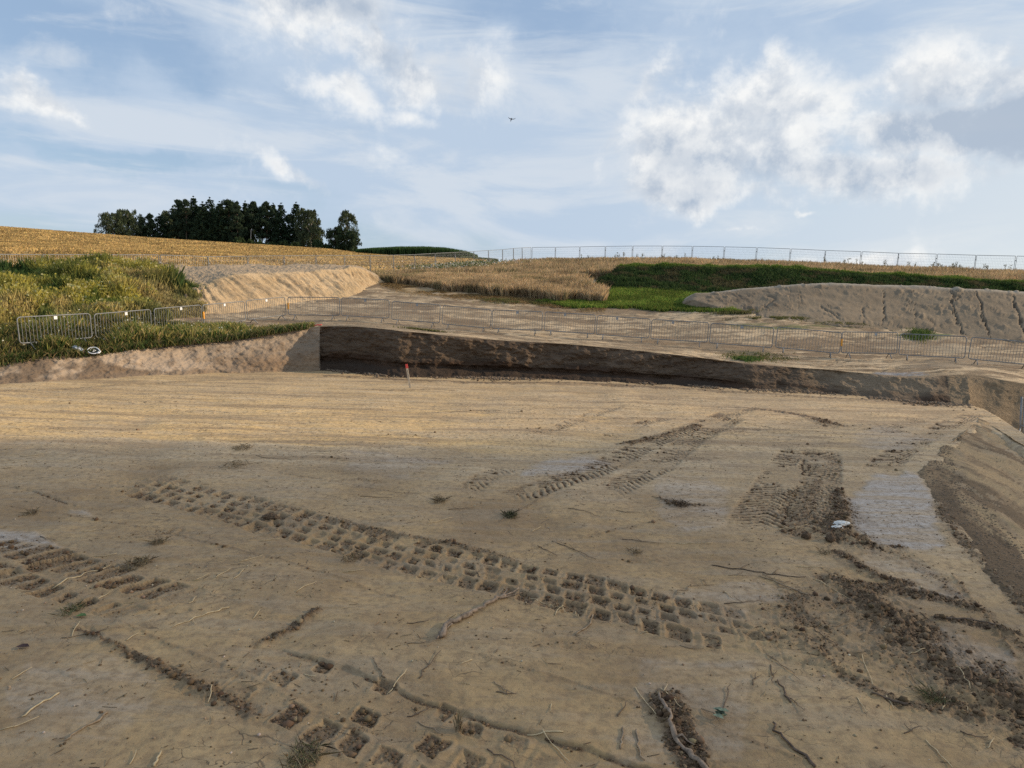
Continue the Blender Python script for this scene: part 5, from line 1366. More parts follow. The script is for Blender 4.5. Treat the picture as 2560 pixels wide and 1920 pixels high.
# ------------------------------------------------------------------ marker stake
M['stakewood'] = simple('stake_wood', (0.60, 0.48, 0.34), 0.8, 0, 0.25, 9.0)
M['redpaint'] = simple('red_paint', (0.80, 0.10, 0.08), 0.6, 0, 0.1)
M['ink'] = simple('black_ink', (0.03, 0.03, 0.035), 0.7)
base = PZ(1026, 972); top = None
Dst = (base - EYE) @ _F
H_st = np.linalg.norm(P(1017, 910, Dst) - base)
st = empty('marker_stake', tuple(base)); leanx = math.atan2((P(1017, 910, Dst) - base)[0], H_st)
st.rotation_euler = (0, leanx, R_(3))
def slab(w0, w1, z0, z1, t, y=0.0):
    return [(-w0, y - t, z0), (w0, y - t, z0), (w0, y + t, z0), (-w0, y + t, z0), (-w1, y - t, z1), (w1, y - t, z1), (w1, y + t, z1), (-w1, y + t, z1)]
bf = [(0, 3, 2, 1), (4, 5, 6, 7), (0, 1, 5, 4), (1, 2, 6, 5), (2, 3, 7, 6), (3, 0, 4, 7)]
m = MB(); m.add(slab(0.034, 0.034, -0.15, H_st * 0.83, 0.014), bf); m.build('post', M['stakewood'], st)
m = MB(); m.add(slab(0.037, 0.037, H_st * 0.83, H_st, 0.016), bf); m.build('painted_tip', M['redpaint'], st)
m = MB()
rg = random.Random(4)
for k in range(9):                       # hand written marks, too far off to read
    z = H_st * (0.76 - 0.037 * k)
    m.box((-0.012, -0.0175, z), (0.010, -0.0145, z + 0.008)); 
    if k % 2: m.box((0.004, -0.0172, z - 0.014), (0.011, -0.0145, z))
m.build('lettering', M['ink'], st)
tag(st, 'thin wooden survey stake with red painted tip and black writing in the pit floor', 'stake')
# lump of crumbs round the stake is part of the clods below

# ------------------------------------------------------------------ bird
M['bird'] = simple('dark_feathers', (0.05, 0.055, 0.07), 0.8)
bp_ = P(1278.5, 298, 95.0)
m = MB()
m.tube([(0.0, 0.0, 0.16), (0.02, 0, 0.10), (0.0, 0, 0.0), (-0.05, 0, -0.10), (-0.10, 0.0, -0.26)], [0.03, 0.055, 0.085, 0.06, 0.02], 8)
def wing(s, pts_, ch):
    pts_ = np.array(pts_); vs = []
    for p_, c_ in zip(pts_, ch):
        vs += [p_ + [0, -c_ / 2, 0.012], p_ + [0, c_ / 2, -0.02], p_ + [0, 0, -0.02]]
    fs = []
    for i in range(len(pts_) - 1):
        for j in range(3):
            a0 = i * 3 + j; a1 = i * 3 + (j + 1) % 3; fs.append((a0, a1, a1 + 3, a0 + 3))
    fs.append((0, 2, 1)); e = (len(pts_) - 1) * 3; fs.append((e, e + 1, e + 2)); m.add(vs, fs)
wing(-1, [(0, 0, 0.03), (-0.16, 0, 0.06), (-0.30, 0, 0.12), (-0.42, 0, 0.24)], [0.30, 0.26, 0.20, 0.05])
wing(1, [(0, 0, 0.03), (0.18, 0, 0.02), (0.34, 0, 0.03), (0.50, 0, 0.12), (0.56, 0, 0.17)], [0.30, 0.26, 0.2, 0.12, 0.04])
m.add([(-0.05, 0.02, -0.12), (-0.15, -0.06, -0.30), (-0.05, -0.06, -0.31), (-0.02, 0.02, -0.13), (-0.08, 0.05, -0.28)], [(0, 1, 2, 3), (0, 4, 1), (1, 4, 2), (2, 4, 3), (0, 3, 4)])
bo = m.build('bird', M['bird'], None, True); bo.location = tuple(bp_)
tag(bo, 'dark bird gliding with raised wings high in the cloudy sky', 'bird')

# ------------------------------------------------------------------ litter at the brink
M['whiteplastic'] = simple('white_plastic', (0.78, 0.79, 0.80), 0.4, 0, 0.05)
M['greyplastic'] = simple('grey_plastic', (0.42, 0.45, 0.48), 0.5, 0, 0.4, 14, 0.02)
M['darkplastic'] = simple('dark_plastic', (0.07, 0.07, 0.075), 0.6)
c0 = P(233, 876, 25.1); c0[2] = c0[2]
lid = empty('plastic_bucket_lid', tuple(c0 + [0, 0, 0.0])); lid.rotation_euler = (R_(38), R_(14), 0)
m = MB()
ang = np.linspace(0, 2 * math.pi, 33)[:-1]
m.tube([(0.17 * math.cos(a) * (1.05 if math.cos(a) < 0 else 1.15), 0.15 * math.sin(a), 0) for a in ang], 0.017, 8, closed=True)
m.build('rim', M['whiteplastic'], lid, True)
m = MB(); vs = [(0, 0, -0.05)] + [(0.17 * math.cos(a), 0.14 * math.sin(a), -0.015) for a in ang]
m.add(vs, [(0, i + 1, (i + 1) % 32 + 1) for i in range(32)]); m.build('inner_disc', M['darkplastic'], lid, True)
m = MB(); m.tube([(0.17, -.08, 0), (0.235, -0.03, 0.0), (0.235, 0.03, 0), (0.17, 0.08, 0)], 0.024, 8); m.build('lip', M['whiteplastic'], lid, True)
m = MB(); m.tube([(-0.09, 0.13, 0.012), (-0.09, -0.13, 0.012)], 0.006, 6); m.tube([(0, 0.05, 0.0), (0.03, -0.08, 0.0), (0.07, 0.04, 0)], 0.012, 5); m.build('handle', M['whiteplastic'], lid, True)
tag(lid, 'white rimmed oval plastic lid with dark inside lying on the grassy brink', 'lid')
def crumple(name, loc, size, mat, seed, sc=(1, 1, 1)):
    rg = np.random.default_rng(seed)
    m = 14; n_ = 9
    vs = []; 
    for i in range(n_ + 1):
        th = math.pi * i / n_
        for j in range(m):
            ph = 2 * math.pi * j / m
            r = size * (0.62 + 0.5 * rg.random())
            vs.append((r * math.sin(th) * math.cos(ph) * sc[0], r * math.sin(th) * math.sin(ph) * sc[1], r * math.cos(th) * sc[2]))
    fs = [(i * m + j, i * m + (j + 1) % m, (i + 1) * m + (j + 1) % m, (i + 1) * m + j) for i in range(n_) for j in range(m)]
    mb = MB(); mb.add(vs, fs); o = mb.build(name, mat); o.location = tuple(loc); return o
bg_ = crumple('plastic_bag', P(197, 873, 25.0), 0.16, M['greyplastic'], 5, (1.5, 0.8, 0.55)); bg_.rotation_euler = (0, R_(28), 0)
tag(bg_, 'crumpled pale grey plastic bag left of the white lid', 'plastic bag')
# red tape end at the pit corner
tb = P(796, 812, 30.2); m = MB()
m.tube([(-0.22, 0, 0.02), (-0.05, .02, 0.05), (0.08, 0, 0.035), (0.16, -.02, 0.05)], [0.02, 0.025, 0.03, 0.015], 5)
o = m.build('red_tape', M['redpaint'], None, True); zz = float(ground_z(tb[0:1], tb[1:2])[0]); o.location = (tb[0], tb[1], max(zz, tb[2] - .05)); o.rotation_euler = (0, R_(-6), 0)
tag(o, 'short strip of red tape lying at the top corner of the pit', 'tape')
m = MB(); m.tube([(-0.9, 0.1, 0.03), (-0.4, 0.05, 0.04), (0.0, 0, 0.03)], 0.008, 5)
M['stonewhite'] = simple('white_rubble', (0.70, 0.68, 0.63), 0.8, 0, 0.1)
q = PZ(2101, 1322)
o = crumple('white_stone', (q[0], q[1], float(floor_z(q[0], q[1])) + 0.03), 0.075, M['stonewhite'], 8, (1.7, 1, 0.5)); tag(o, 'upper flat white stone on the dark crumbled soil', 'stone')
q = PZ(2093, 1330)
o = crumple('white_stone', (q[0], q[1], float(floor_z(q[0], q[1])) + 0.022), 0.05, M['stonewhite'], 9, (1.9, 1, 0.5)); tag(o, 'lower smaller white stone on the dark crumbled soil', 'stone')

# ------------------------------------------------------------------ clods
M['clod'] = simple('soil_clod', (0.115, 0.077, 0.047), 0.95, 0, 0.4, 60, 0.01)
M['clodlight'] = simple('dry_soil_clod', (0.17, 0.125, 0.085), 0.95, 0, 0.4, 60, 0.01)
def ico():
    t = (1 + 5 ** .5) / 2
    v = np.array([(-1, t, 0), (1, t, 0), (-1, -t, 0), (1, -t, 0), (0, -1, t), (0, 1, t), (0, -1, -t), (0, 1, -t), (t, 0, -1), (t, 0, 1), (-t, 0, -1), (-t, 0, 1)], float)
    v /= np.linalg.norm(v[0])
    f = np.array([(0, 11, 5), (0, 5, 1), (0, 1, 7), (0, 7, 10), (0, 10, 11), (1, 5, 9), (5, 11, 4), (11, 10, 2), (10, 7, 6), (7, 1, 8), (3, 9, 4), (3, 4, 2), (3, 2, 6), (3, 6, 8), (3, 8, 9), (4, 9, 5), (2, 4, 11), (6, 2, 10), (8, 6, 7), (9, 8, 1)])
    return v, f
iv, if_ = ico()
def clods(posn, size, seed=0):
    n = len(posn)
    v = iv[None] * (0.6 + 0.7 * RNG.random((n, 12, 1))) * size[:, None, None] * np.array([1, 1, 0.75]) + posn[:, None]
    f = if_[None] + (np.arange(n) * 12)[:, None, None]
    return v.reshape(-1, 3), f.reshape(-1, 3)
lw = np.where((FY < 20) & (FX < 16), loose ** 2.5, 0) * np.interp(FY, [4, 8, 20], [1, 1, 0.5])
cell = np.zeros_like(lw); cell[:-1, :-1] = np.abs(np.diff(FY, axis=0))[:, :-1] * np.diff(FX, axis=1)[:-1]
pr_ = (lw * cell).ravel(); pr_ = pr_ / pr_.sum()
n = 36000
k = RNG.choice(len(pr_), n, p=pr_)
cx_ = FX.ravel()[k] + RNG.normal(0, .008, n); cy_ = FY.ravel()[k] + RNG.normal(0, .01, n); cz_ = FZ.ravel()[k]
sz = 0.004 + 0.009 * RNG.random(n) ** 2.5 + (0.010 + 0.022 * RNG.random(n) ** 2) * (RNG.random(n) < 0.045)
cv, cf = clods(np.stack([cx_, cy_, cz_ + sz * 0.25], -1), sz)
# loose scatter elsewhere
n2 = 15000
k = RNG.choice(len(pr_), n2, p=(cell * (FY < 22) * (1 + 3 * sm(nlo, 0, .3))).ravel() / (cell * (FY < 22) * (1 + 3 * sm(nlo, 0, .3))).sum())
sz2 = 0.0035 + 0.011 * RNG.random(n2) ** 4
cv2, cf2 = clods(np.stack([FX.ravel()[k], FY.ravel()[k], FZ.ravel()[k] + sz2 * .3], -1), sz2)
tc_ = cols([(0.115, 0.073, 0.040), (0.165, 0.108, 0.061), (0.08, 0.050, 0.028), (0.23, 0.158, 0.093)], n, 0.25, [.35, .3, .2, .15])
tc2 = cols([(0.20, 0.135, 0.078), (0.12, 0.08, 0.045), (0.33, 0.245, 0.155), (0.46, 0.38, 0.28)], n2, 0.25, [.35, .35, .2, .1])
me = raw_mesh('soil_clods', np.r_[cv, cv2], np.r_[cf, cf2 + len(cv)], {'tint': np.repeat(np.r_[tc_, tc2], 12, axis=0)})
tag(link('soil_clods', me, attr_mat('soil_crumbs', rough=0.95)), 'dark crumbled soil crumbs in the tyre tracks and spills', 'soil crumbs', kind='stuff')
# crumbs along the toe of the dark wall and on the right bank
tw = (uw > 815) & (uw < 2430)
kw_ = np.where(tw, np.clip(sm(fbm(uw * 0.012, uw * 0, 1.0, 4, 19), -0.2, 0.35), 0.03, 1), 0); kk = RNG.choice(len(uw), 5000, p=kw_ / kw_.sum())
base_ = B3[kk] + np.c_[outn[kk] * (RNG.exponential(0.22, 5000) - 0.25)[:, None] * np.ones((1, 1)), np.zeros(5000)]
base_[:, 2] = 0.02
base_[:, 0] += RNG.normal(0, .05, 5000)
sz3 = 0.012 + 0.06 * RNG.random(5000) ** 5
a1, b1 = clods(base_, sz3)
gb_ = sample_grid(g_b, 6000, rowlim=np.where((np.linspace(0, 5, 200)[:, None] < 1.7) & (np.linspace(0, 1, 520)[None] > .2), 1.0, 0.03))
sz4 = 0.006 + 0.014 * RNG.random(6000) ** 3
a2, b2 = clods(gb_, sz4)
me = raw_mesh('wall_rubble', np.r_[a1, a2], np.r_[b1, b2 + len(a1)], None)
tag(link('wall_rubble', me, M['clodlight']), 'fallen soil lumps along the foot of the pit wall and right bank', 'soil lumps', kind='stuff')
def round_clod(u, v, rpx, label, mat=M['clod'], seed=1):
    q = PZ(u, v); D = (q - EYE) @ _F; r = rpx / F_PX * D
    q = PZ(u, v + rpx * 0.8)
    o = crumple('soil_lump', (q[0], q[1], r * 0.72), r * 1.08, mat, seed, (1, 1, 0.9))
    o.data.polygons.foreach_set('use_smooth', np.ones(len(o.data.polygons), bool))
    tag(o, label, 'soil lump')
round_clod(2015, 1338, 11, 'round dark earth ball left of the white stones', seed=21)
round_clod(2295, 1658, 9, 'brown round earth lump in the wide dark soil spill', M['clodlight'], 22)
round_clod(2417, 1704, 11, 'largest dark earth lump low in the right soil spill', seed=23)
round_clod(2339, 1697, 8, 'dark mossy earth lump left of the largest one in the spill', seed=24)
round_clod(2165, 1495, 6, 'small dark earth lump at the upper end of the right spill', seed=25)
round_clod(2075, 1345, 12, 'wide dark earth lump just below the white stones', seed=26)

# ------------------------------------------------------------------ sticks, stalks and leaves on the floor
M['straw'] = simple('dry_straw', (0.50, 0.39, 0.23), 0.7, 0, 0.25, 14)
M['twig'] = simple('dry_twig', (0.27, 0.20, 0.13), 0.85, 0, 0.35, 16, 0.004)
M['root'] = simple('dark_root', (0.12, 0.085, 0.06), 0.9, 0, 0.4, 18, 0.006)
M['branch'] = simple('weathered_branch', (0.235, 0.175, 0.125), 0.85, 0, 0.45, 22, 0.006)
def lay(px, n_=9, wob=0.02, lift=0.012, seed=0, raise_end=0.0):
    rg = np.random.default_rng(seed)
    w_ = np.array([PZ(a, b) for a, b in px]); w_[:, 2] = 0
    d = np.r_[0, np.cumsum(np.linalg.norm(np.diff(w_, axis=0), axis=1))]
    s = np.linspace(0, d[-1], n_)
    p_ = np.c_[np.interp(s, d, w_[:, 0]), np.interp(s, d, w_[:, 1])]
    if n_ > 2: p_[1:-1] += rg.normal(0, wob * d[-1] * 0.25, (n_ - 2, 2))
    z = floor_z(p_[:, 0], p_[:, 1]) + lift
    z = np.maximum(z, np.interp(s, [0, d[-1]], [z[0], z[-1]]) - 0.01)
    z = z + raise_end * (s / d[-1]) ** 2
    return np.c_[p_, z]
def stick(name, px, r0, r1, mat, label, cat, group=None, seed=0, n_=9, wob=0.10, forks=(), up=0.0, knot=0.0):
    pth = lay(px, n_, wob, max(r0, r1) * 0.9, seed, up)
    org = pth[0].copy()
    rr = np.linspace(r0, r1, len(pth))
    if knot: rr = rr * (1 + knot * np.random.default_rng(seed).normal(0, 1, len(rr)).clip(-1, 1))
    m = MB(); m.tube(pth - org, rr, 7 if r0 > 0.008 else 5)
    for (fpx, a, b) in forks:
        fp = lay(fpx, 5, wob, max(a, b) + r1 * 0.5, seed + 9, up * 0.6)
        m.tube(fp - org, np.linspace(a, b, 5), 5)
    o = m.build(name, mat, None, True); o.location = tuple(org)
    tag(o, label, cat, group)
    return o
stick('fallen_branch', [(1098, 1603), (1115, 1580), (1150, 1560), (1180, 1540), (1215, 1520), (1250, 1505), (1262, 1497)], 0.030, 0.015, M['branch'], 'thick broken branch with forked tip beside the main tyre track', 'branch', seed=3, n_=22, wob=0.05, knot=0.28,
      forks=[([(1250, 1505), (1262, 1485), (1268, 1472)], 0.012, 0.005), ([(1258, 1500), (1280, 1487), (1300, 1472)], 0.012, 0.005), ([(1255, 1503), (1285, 1492), (1305, 1483)], 0.008, 0.003),
             ([(1098, 1603), (1090, 1612)], 0.018, 0.008), ([(1130, 1572), (1105, 1590)], 0.010, 0.004), ([(1150, 1560), (1152, 1535)], 0.004, 0.002)])
stick('fallen_branch', [(1647, 1745), (1660, 1775), (1675, 1805), (1680, 1835), (1705, 1870), (1745, 1905), (1775, 1935)], 0.013, 0.022, M['branch'], 'curved dark branch half buried in soil at the bottom edge', 'branch', seed=5, n_=18, wob=0.05, knot=0.25,
      forks=[([(1690, 1850), (1720, 1855), (1735, 1870)], 0.010, 0.004), ([(1680, 1835), (1665, 1815)], 0.008, 0.003)])
stick('root', [(1932, 1812), (1955, 1850), (1993, 1882), (2037, 1922)], 0.008, 0.012, M['root'], 'long bent dark root at the bottom right of the floor', 'root', seed=6, n_=12)
stick('stick', [(2178, 1740), (2225, 1755), (2270, 1768)], 0.006, 0.013, M['root'], 'straight dark stick below the wide soil spill', 'stick', seed=7)
stick('root', [(2353, 1546), (2440, 1556), (2490, 1570), (2536, 1582)], 0.012, 0.006, M['root'], 'long black root on the pale slope at the right edge', 'root', seed=8, n_=12,
      forks=[([(2440, 1556), (2425, 1540)], .005, .002)])
stick('stick', [(1943, 1707), (1962, 1740), (1976, 1765)], 0.005, 0.009, M['root'], 'short hooked dark stick right of the leafy sprig', 'stick', seed=9)
stick('root', [(1438, 1592), (1462, 1575), (1478, 1555), (1482, 1537)], 0.006, 0.009, M['twig'], 'bent brown root fibre right of the broken branch', 'root', seed=10, forks=[([(1438, 1592), (1455, 1593)], .004, .002)])
stick('stick', [(1551, 1876), (1553, 1850), (1556, 1822)], 0.007, 0.009, M['twig'], 'short upright looking stick left of the buried branch', 'stick', seed=11)
stick('stick', [(1591, 1826), (1592, 1860), (1600, 1880), (1612, 1903)], 0.008, 0.005, M['twig'], 'curved stick just left of the buried branch', 'stick', seed=12)
stick('stick', [(54, 1799), (95, 1765), (128, 1752), (148, 1738)], 0.006, 0.008, M['straw'], 'thick pale crooked stalk at the left edge', 'stick', seed=13)
stick('stick', [(161, 1861), (215, 1822), (269, 1787)], 0.005, 0.010, M['twig'], 'brown stick with thick end at the bottom left', 'stick', seed=14)
stick('stick', [(386, 1922), (395, 1900), (403, 1884)], 0.010, 0.006, M['straw'], 'stout yellow straw at the bottom edge left of centre', 'straw', seed=15)
stick('stick', [(430, 1577), (470, 1558), (520, 1541), (573, 1525)], 0.004, 0.007, M['straw'], 'long curved pale stalk above the left grader ledge', 'straw', seed=16, n_=12, forks=[([(480, 1553), (490, 1570)], .003, .002)])
stick('stick', [(131, 1471), (175, 1455), (225, 1435), (277, 1412)], 0.007, 0.004, M['straw'], 'long straw across the left tyre track', 'straw', seed=17, n_=12)
stick('stick', [(1324, 1494), (1390, 1519), (1447, 1544)], 0.004, 0.003, M['straw'], 'long thin straw right of the broken branch tip', 'straw', seed=18)
stick('root', [(1779, 1413), (1850, 1425), (1930, 1440), (2015, 1446)], 0.007, 0.005, M['root'], 'long dark root above the end of the main track', 'root', seed=19, n_=16, wob=.06, forks=[([(1850, 1425), (1870, 1410)], .004, .002), ([(1930, 1440), (1945, 1425)], .004, .002)])
stick('stick', [(1898, 1444), (1960, 1466), (2020, 1494)], 0.006, 0.008, M['twig'], 'longest brown stalk lying below the long dark root', 'stick', seed=20, forks=[([(1905, 1440), (1965, 1462)], .004, .003)])
stick('stick', [(931, 1659), (948, 1682), (963, 1707)], 0.004, 0.007, M['twig'], 'twig crossing the grader ledge left of centre', 'stick', seed=21)
stick('stick', [(1318, 1834), (1360, 1834), (1408, 1837)], 0.005, 0.005, M['straw'], 'level straw across the grader ledge', 'straw', seed=22, wob=.02)
SG = 'dry straw stalks scattered over the pit floor'; TG = 'thin dark twigs scattered over the pit floor'
straws = [((237, 1389), (292, 1384)), ((539, 1448), (576, 1427)), ((583, 1453), (610, 1429)), ((484, 1452), (524, 1439)), ((739, 1486), (791, 1462)), ((0, 1831), (99, 1802)), ((324, 1916), (341, 1879)),
          ((316, 1609), (348, 1593)), ((472, 1514), (492, 1495)), ((633, 1552), (650, 1532)), ((598, 1407), (657, 1392)), ((650, 1350), (699, 1344)), ((1067, 1311), (1134, 1294)), ((968, 1734), (1017, 1688)),
          ((1356, 1829), (1424, 1901)), ((1650, 1723), (1702, 1782)), ((1588, 1720), (1640, 1792)), ((1378, 1765), (1376, 1787)), ((869, 1429), (911, 1424)), ((1606, 1582), (1630, 1575)), ((1948, 1326), (2018, 1318)),
          ((2154, 1649), (2181, 1721)), ((2215, 1746), (2234, 1776)), ((2356, 1776), (2362, 1746)), ((2415, 1762), (2420, 1782)), ((2303, 1466), (2312, 1488)), ((2387, 1682), (2425, 1732)), ((2314, 1851), (2381, 1922)),
          ((2142, 1751), (2165, 1790)), ((1690, 1356), (1782, 1360)), ((2032, 1449), (2137, 1510)), ((1388, 1540), (1408, 1513)), ((1439, 1523), (1447, 1544)), ((1990, 1419), (2060, 1420)), ((240, 1500), (275, 1482)),
          ((205, 1330), (240, 1325)), ((50, 1140), (110, 1136)), ((1330, 1325), (1352, 1313)), ((560, 1260), (600, 1252)), ((1660, 1735), (1668, 1718)), ((2270, 1650), (2310, 1640)), ((1812, 1480), (1830, 1500)), ((2470, 1870), (2485, 1850)),
          ((30, 1700), (80, 1675)), ((760, 1690), (790, 1700)), ((180, 1595), (200, 1560)), ((520, 1760), (530, 1735)), ((1180, 1660), (1150, 1672))]
LMK = [((1190, 1550), 'the thick broken branch'), ((1700, 1840), 'the half buried branch'), ((300, 1460), 'the left tyre track'), ((2097, 1326), 'the white stones'), ((800, 1330), 'the upper main track'),
       ((1500, 1500), 'the middle of the main track'), ((2350, 1640), 'the wide soil spill'), ((1000, 1730), 'the long grader ledge'), ((1970, 1400), 'the long dark root'), ((100, 1750), 'the lower left corner'),
       ((1795, 1800), 'the leafy sprig'), ((2280, 1850), 'the lower right corner'), ((720, 1570), 'the short crumbled groove'), ((1277, 1288), 'the greenish grass clump'), ((1430, 1170), 'the faint chevron tracks'), ((600, 1140), 'the two grass bundles'),
       ((1900, 1560), 'the end of the main track'), ((1330, 1830), 'the level straw'), ((341, 1412), 'the large flattened clump')]
_used = {}
def litter_label(kindw, a, b):
    mx, my = (a[0] + b[0]) / 2, (a[1] + b[1]) / 2
    L = math.hypot(a[0] - b[0], a[1] - b[1]); ln_ = 'short' if L < 42 else ('long' if L > 78 else 'medium')
    c, nm = min(LMK, key=lambda q: math.hypot((q[0][0] - mx), (q[0][1] - my) * 1.6))
    dx, dy = mx - c[0], (my - c[1]) * 1.8
    rel = ('right of' if dx > 0 else 'left of') if abs(dx) > abs(dy) else ('below' if dy > 0 else 'above')
    base_l = f'{ln_} {kindw} {rel} {nm}'
    k_ = _used.get(base_l, 0); _used[base_l] = k_ + 1
    return base_l if k_ == 0 else ['', 'second ', 'third ', 'fourth ', 'fifth '][k_] + base_l
for i, (a, b) in enumerate(straws):
    rg = random.Random(i)
    mx = ((a[0] + b[0]) / 2 + rg.uniform(-3, 3), (a[1] + b[1]) / 2 + rg.uniform(-2, 2))
    stick('straw_stalk', [a, mx, b], 0.0045, 0.003, M['straw'], litter_label('pale straw stalk', a, b), 'straw', SG, seed=100 + i, n_=6, wob=0.06, up=0.01)
twigs = [((153, 1599), (311, 1577)), ((1047, 1705), (1101, 1644)), ((1218, 1864), (1294, 1922)), ((1235, 1710), (1284, 1743)), ((1544, 1789), (1566, 1757)), ((1018, 1792), (1077, 1770)), ((1045, 1802), (1106, 1836)), ((1121, 1274), (1185, 1270)),
         ((1344, 1362), (1393, 1389)), ((1368, 1181), (1396, 1205)), ((1017, 1565), (1072, 1560)), ((1926, 1665), (1932, 1721)), ((1915, 1638), (1998, 1713)), ((1882, 1721), (1890, 1690)), ((1807, 1782), (1826, 1721)), ((1821, 1441), (1870, 1444)),
         ((2087, 1510), (2150, 1513)), ((2034, 1582), (2090, 1621)), ((2265, 1682), (2292, 1715)), ((1380, 1350), (1490, 1400)), ((900, 1240), (980, 1245)), ((1630, 1240), (1740, 1268)), ((1540, 1275), (1600, 1282)), ((2100, 1545), (2135, 1530)),
         ((1690, 1490), (1770, 1450)), ((1810, 1512), (1900, 1508)), ((640, 1140), (720, 1150)), ((580, 1165), (660, 1160)), ((1420, 1270), (1500, 1290)), ((1555, 1345), (1660, 1358)), ((2080, 1575), (2130, 1560)), ((1240, 1735), (1290, 1745)),
         ((100, 1340), (140, 1352)), ((1020, 1620), (1100, 1612)), ((2400, 1830), (2470, 1850)), ((2260, 1835), (2300, 1820)), ((1960, 1745), (2010, 1790)), ((1200, 1440), (1190, 1422)), ((2300, 1530), (2330, 1560)), ((1700, 1610), (1760, 1625))]
for i, (a, b) in enumerate(twigs):
    rg = random.Random(50 + i)
    mx = ((a[0] + b[0]) / 2 + rg.uniform(-6, 6), (a[1] + b[1]) / 2 + rg.uniform(-4, 4))
    fk = ()
    if i % 2: fk = [([mx, (mx[0] + rg.uniform(-22, 22), mx[1] - rg.uniform(6, 16))], 0.003, 0.0015)]
    stick('dark_twig', [a, mx, b], 0.0045, 0.003, M['root'] if i % 3 else M['twig'], litter_label('thin dark twig', a, b), 'twig', TG, seed=300 + i, n_=8, wob=0.12, forks=fk, up=0.015)
# small chaff as one litter
n = 2600
k = RNG.choice(FX.size, n, p=(cell * (FY < 20) * (0.5 + 3 * sm(nlo + .4 * nhi, -0.05, .25))).ravel() / (cell * (FY < 20) * (0.5 + 3 * sm(nlo + .4 * nhi, -0.05, .25))).sum())
bpz = np.stack([FX.ravel()[k], FY.ravel()[k], FZ.ravel()[k] + 0.004], -1)
an = RNG.random(n) * math.pi; ln = 0.015 + 0.11 * RNG.random(n) ** 2.2
dv = np.stack([np.cos(an), np.sin(an), RNG.normal(0, .05, n)], -1) * ln[:, None] / 2
sdv = np.stack([-np.sin(an), np.cos(an), np.zeros(n)], -1) * 0.0022
up_ = np.array([0, 0, 0.004])
v = np.stack([bpz - dv - sdv, bpz - dv + sdv, bpz - dv + up_, bpz + dv - sdv, bpz + dv + sdv, bpz + dv + up_], 1).reshape(-1, 3)
ii = np.arange(n)[:, None] * 6
f = np.concatenate([ii + np.array([[0, 3, 5, 2]]), ii + np.array([[2, 5, 4, 1]]), ii + np.array([[1, 4, 3, 0]])])
cc = cols([(0.44, 0.34, 0.2), (0.12, 0.085, 0.055), (0.20, 0.15, 0.10)], n, .2, [.3, .4, .3])
me = raw_mesh('chaff', v, f, {'tint': np.repeat(cc, 6, axis=0)}); tag(link('chaff', me, M['dry']), 'fine bits of straw and root fibre strewn over the pit floor', 'plant litter', kind='stuff')
# dry grass clumps and leafy sprig
def clump(u, v, rpx, n_, collist, name, label, hgt=0.05, cat='grass clump', lean=3.6, length=1.0):
    q = PZ(u, v); D = (q - EYE) @ _F; r = rpx / F_PX * D
    b = np.c_[RNG.normal(0, r * .38, n_).clip(-r * .6, r * .6), RNG.normal(0, r * .6, n_).clip(-r * .9, r * .9), np.zeros(n_)] 
    zf_ = floor_z(b[:, 0] + q[0], b[:, 1] + q[1])
    b[:, 2] = zf_ + 0.005
    c = cols(collist, n_, .3)
    vv, ff, c3 = blades(b, hgt * (0.3 + RNG.random(n_)), 0.006, lean, c)
    me = raw_mesh(name, vv, ff, {'tint': c3}); o = link(name, me, M['dry']); o.location = (q[0], q[1], 0)
    tag(o, label, cat); return o
DG = [(0.24, 0.19, 0.11), (0.34, 0.26, 0.16), (0.16, 0.12, 0.075)]
clump(341, 1412, 40, 260, DG, 'grass_clump', 'large flattened dry grass clump above the left track')
clump(395, 1358, 22, 120, DG, 'grass_clump', 'small grass clump just above the large flattened one')
clump(1277, 1288, 24, 260, [(0.09, 0.10, 0.05), (0.16, 0.16, 0.08), (0.12, 0.09, 0.06)], 'grass_clump', 'dark greenish grass clump above the middle of the main track')
clump(1100, 1252, 22, 160, DG, 'grass_clump', 'dark root tangle left of the greenish clump')
clump(605, 1123, 34, 200, DG, 'grass_clump', 'dry grass bundle near the edge of the sunlit golden sand')
clump(590, 1165, 40, 150, DG, 'grass_clump', 'dry grass bundle below the first one near the sunlit golden sand')
clump(875, 1395, 28, 130, DG, 'grass_clump', 'faint grass clump below the main track left of centre')
clump(1148, 1820, 14, 50, DG + [(0.3, 0.24, 0.14)], 'grass_clump', 'upright dry grass tuft at the bottom centre', 0.13, lean=0.8)
clump(1590, 1380, 20, 60, DG, 'grass_clump', 'thin dark grass wisp right of the main track')
clump(80, 1283, 22, 90, DG, 'grass_clump', 'small dry clump at the left edge of the floor')
clump(1700, 1262, 26, 200, [(0.10, 0.075, 0.05), (0.16, 0.12, 0.08)], 'grass_clump', 'black root clump beside the grey film of mud')
clump(2060, 1385, 22, 60, DG, 'grass_clump', 'dark fibre clump just below the round earth ball')
clump(760, 1905, 60, 260, [(0.15, 0.15, 0.07), (0.28, 0.23, 0.13), (0.14, 0.11, 0.07)], 'grass_clump', 'tangled grass clump at the bottom edge left of centre')
clump(180, 1530, 34, 120, [(0.12, 0.14, 0.06), (0.22, 0.17, 0.1)], 'grass_clump', 'greenish plant remains at the end of the left track')
clump(2330, 1745, 34, 160, [(0.12, 0.13, 0.06), (0.2, 0.16, 0.09)], 'grass_clump', 'green grass remains under the right soil spill')
M['leafgrey'] = simple('sprig_leaf', (0.20, 0.23, 0.15), 0.7, 0, 0.3, 30)
q = PZ(1795, 1800)
sp = empty('leafy_sprig', (q[0], q[1], float(floor_z(q[0], q[1]))))
m = MB(); m.tube([(-0.10, 0.12, 0.01), (-0.03, 0.04, 0.03), (0.0, -0.09, 0.01)], [0.004, 0.005, 0.003], 5); m.build('stem', M['twig'], sp, True)
rg = random.Random(3)
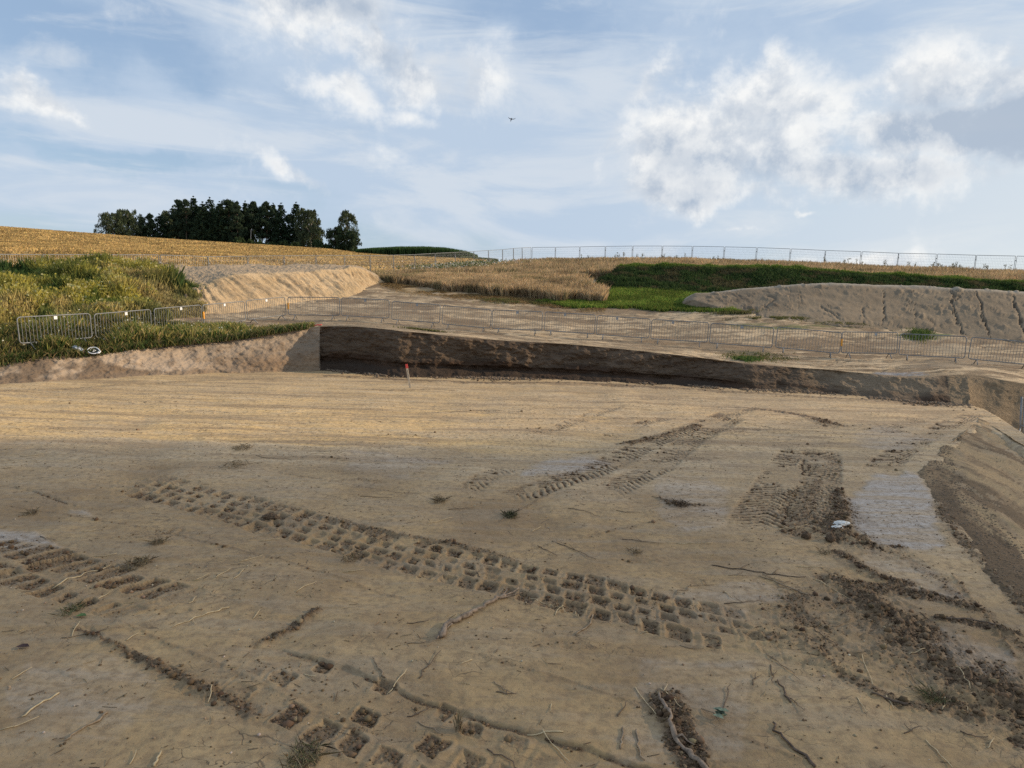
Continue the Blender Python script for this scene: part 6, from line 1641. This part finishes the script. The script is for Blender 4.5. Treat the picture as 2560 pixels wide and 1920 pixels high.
for k in range(9):
    a = rg.uniform(0, 6.28); r = rg.uniform(0.0, 0.055); cxx = -0.0 + r * math.cos(a); cyy = 0.01 + r * math.sin(a); aa = rg.uniform(0, 6.28); L = rg.uniform(0.03, 0.05); wl_ = L * 0.55
    d = np.array([math.cos(aa), math.sin(aa), 0]); s_ = np.array([-d[1], d[0], 0]); c_ = np.array([cxx, cyy, 0.03 + rg.uniform(0, .03)])
    vs = [c_ - d * L, c_ - d * L * .3 + s_ * wl_ + [0, 0, .012], c_ + d * L * .5 + s_ * wl_ * .7 + [0, 0, .008], c_ + d * L, c_ + d * L * .5 - s_ * wl_ * .7 + [0, 0, .008], c_ - d * L * .3 - s_ * wl_ + [0, 0, .012], c_ + [0, 0, -.004]]
    m = MB(); m.add(vs, [(0, 1, 6), (1, 2, 6), (2, 3, 6), (3, 4, 6), (4, 5, 6), (5, 0, 6)]); m.build('leaf', M['leafgrey'], sp, True)
tag(sp, 'small wilted sprig of grey green leaves at the lower right', 'sprig')
def single_leaf(u, v, L, mat, label):
    q = PZ(u, v); z = float(floor_z(q[0], q[1]))
    m = MB(); m.add([(-L, 0, 0), (-L * .3, L * .5, .015), (L * .5, L * .4, .02), (L, 0, .005), (L * .5, -L * .4, .015), (-L * .3, -L * .5, .01), (0, 0, -.002)], [(0, 1, 6), (1, 2, 6), (2, 3, 6), (3, 4, 6), (4, 5, 6), (5, 0, 6)])
    o = m.build('leaf', mat, None, True); o.location = (q[0], q[1], z + 0.012); tag(o, label, 'leaf')
M['leafgreen'] = simple('fresh_leaf', (0.10, 0.17, 0.05), 0.6); M['leafbrown'] = simple('dead_leaf', (0.07, 0.04, 0.035), 0.8)
single_leaf(203, 1546, 0.055, M['leafgreen'], 'single fresh green leaf at the end of the left track')
single_leaf(57, 1621, 0.06, M['leafbrown'], 'dark curled dead leaf near the left edge')
o = crumple('soil_lump', (PZ(676, 1297)[0], PZ(676, 1297)[1], 0.03), 0.09, M['clod'], 31, (1.5, .6, .5)); tag(o, 'black lump lying in the upper part of the main track', 'soil lump')
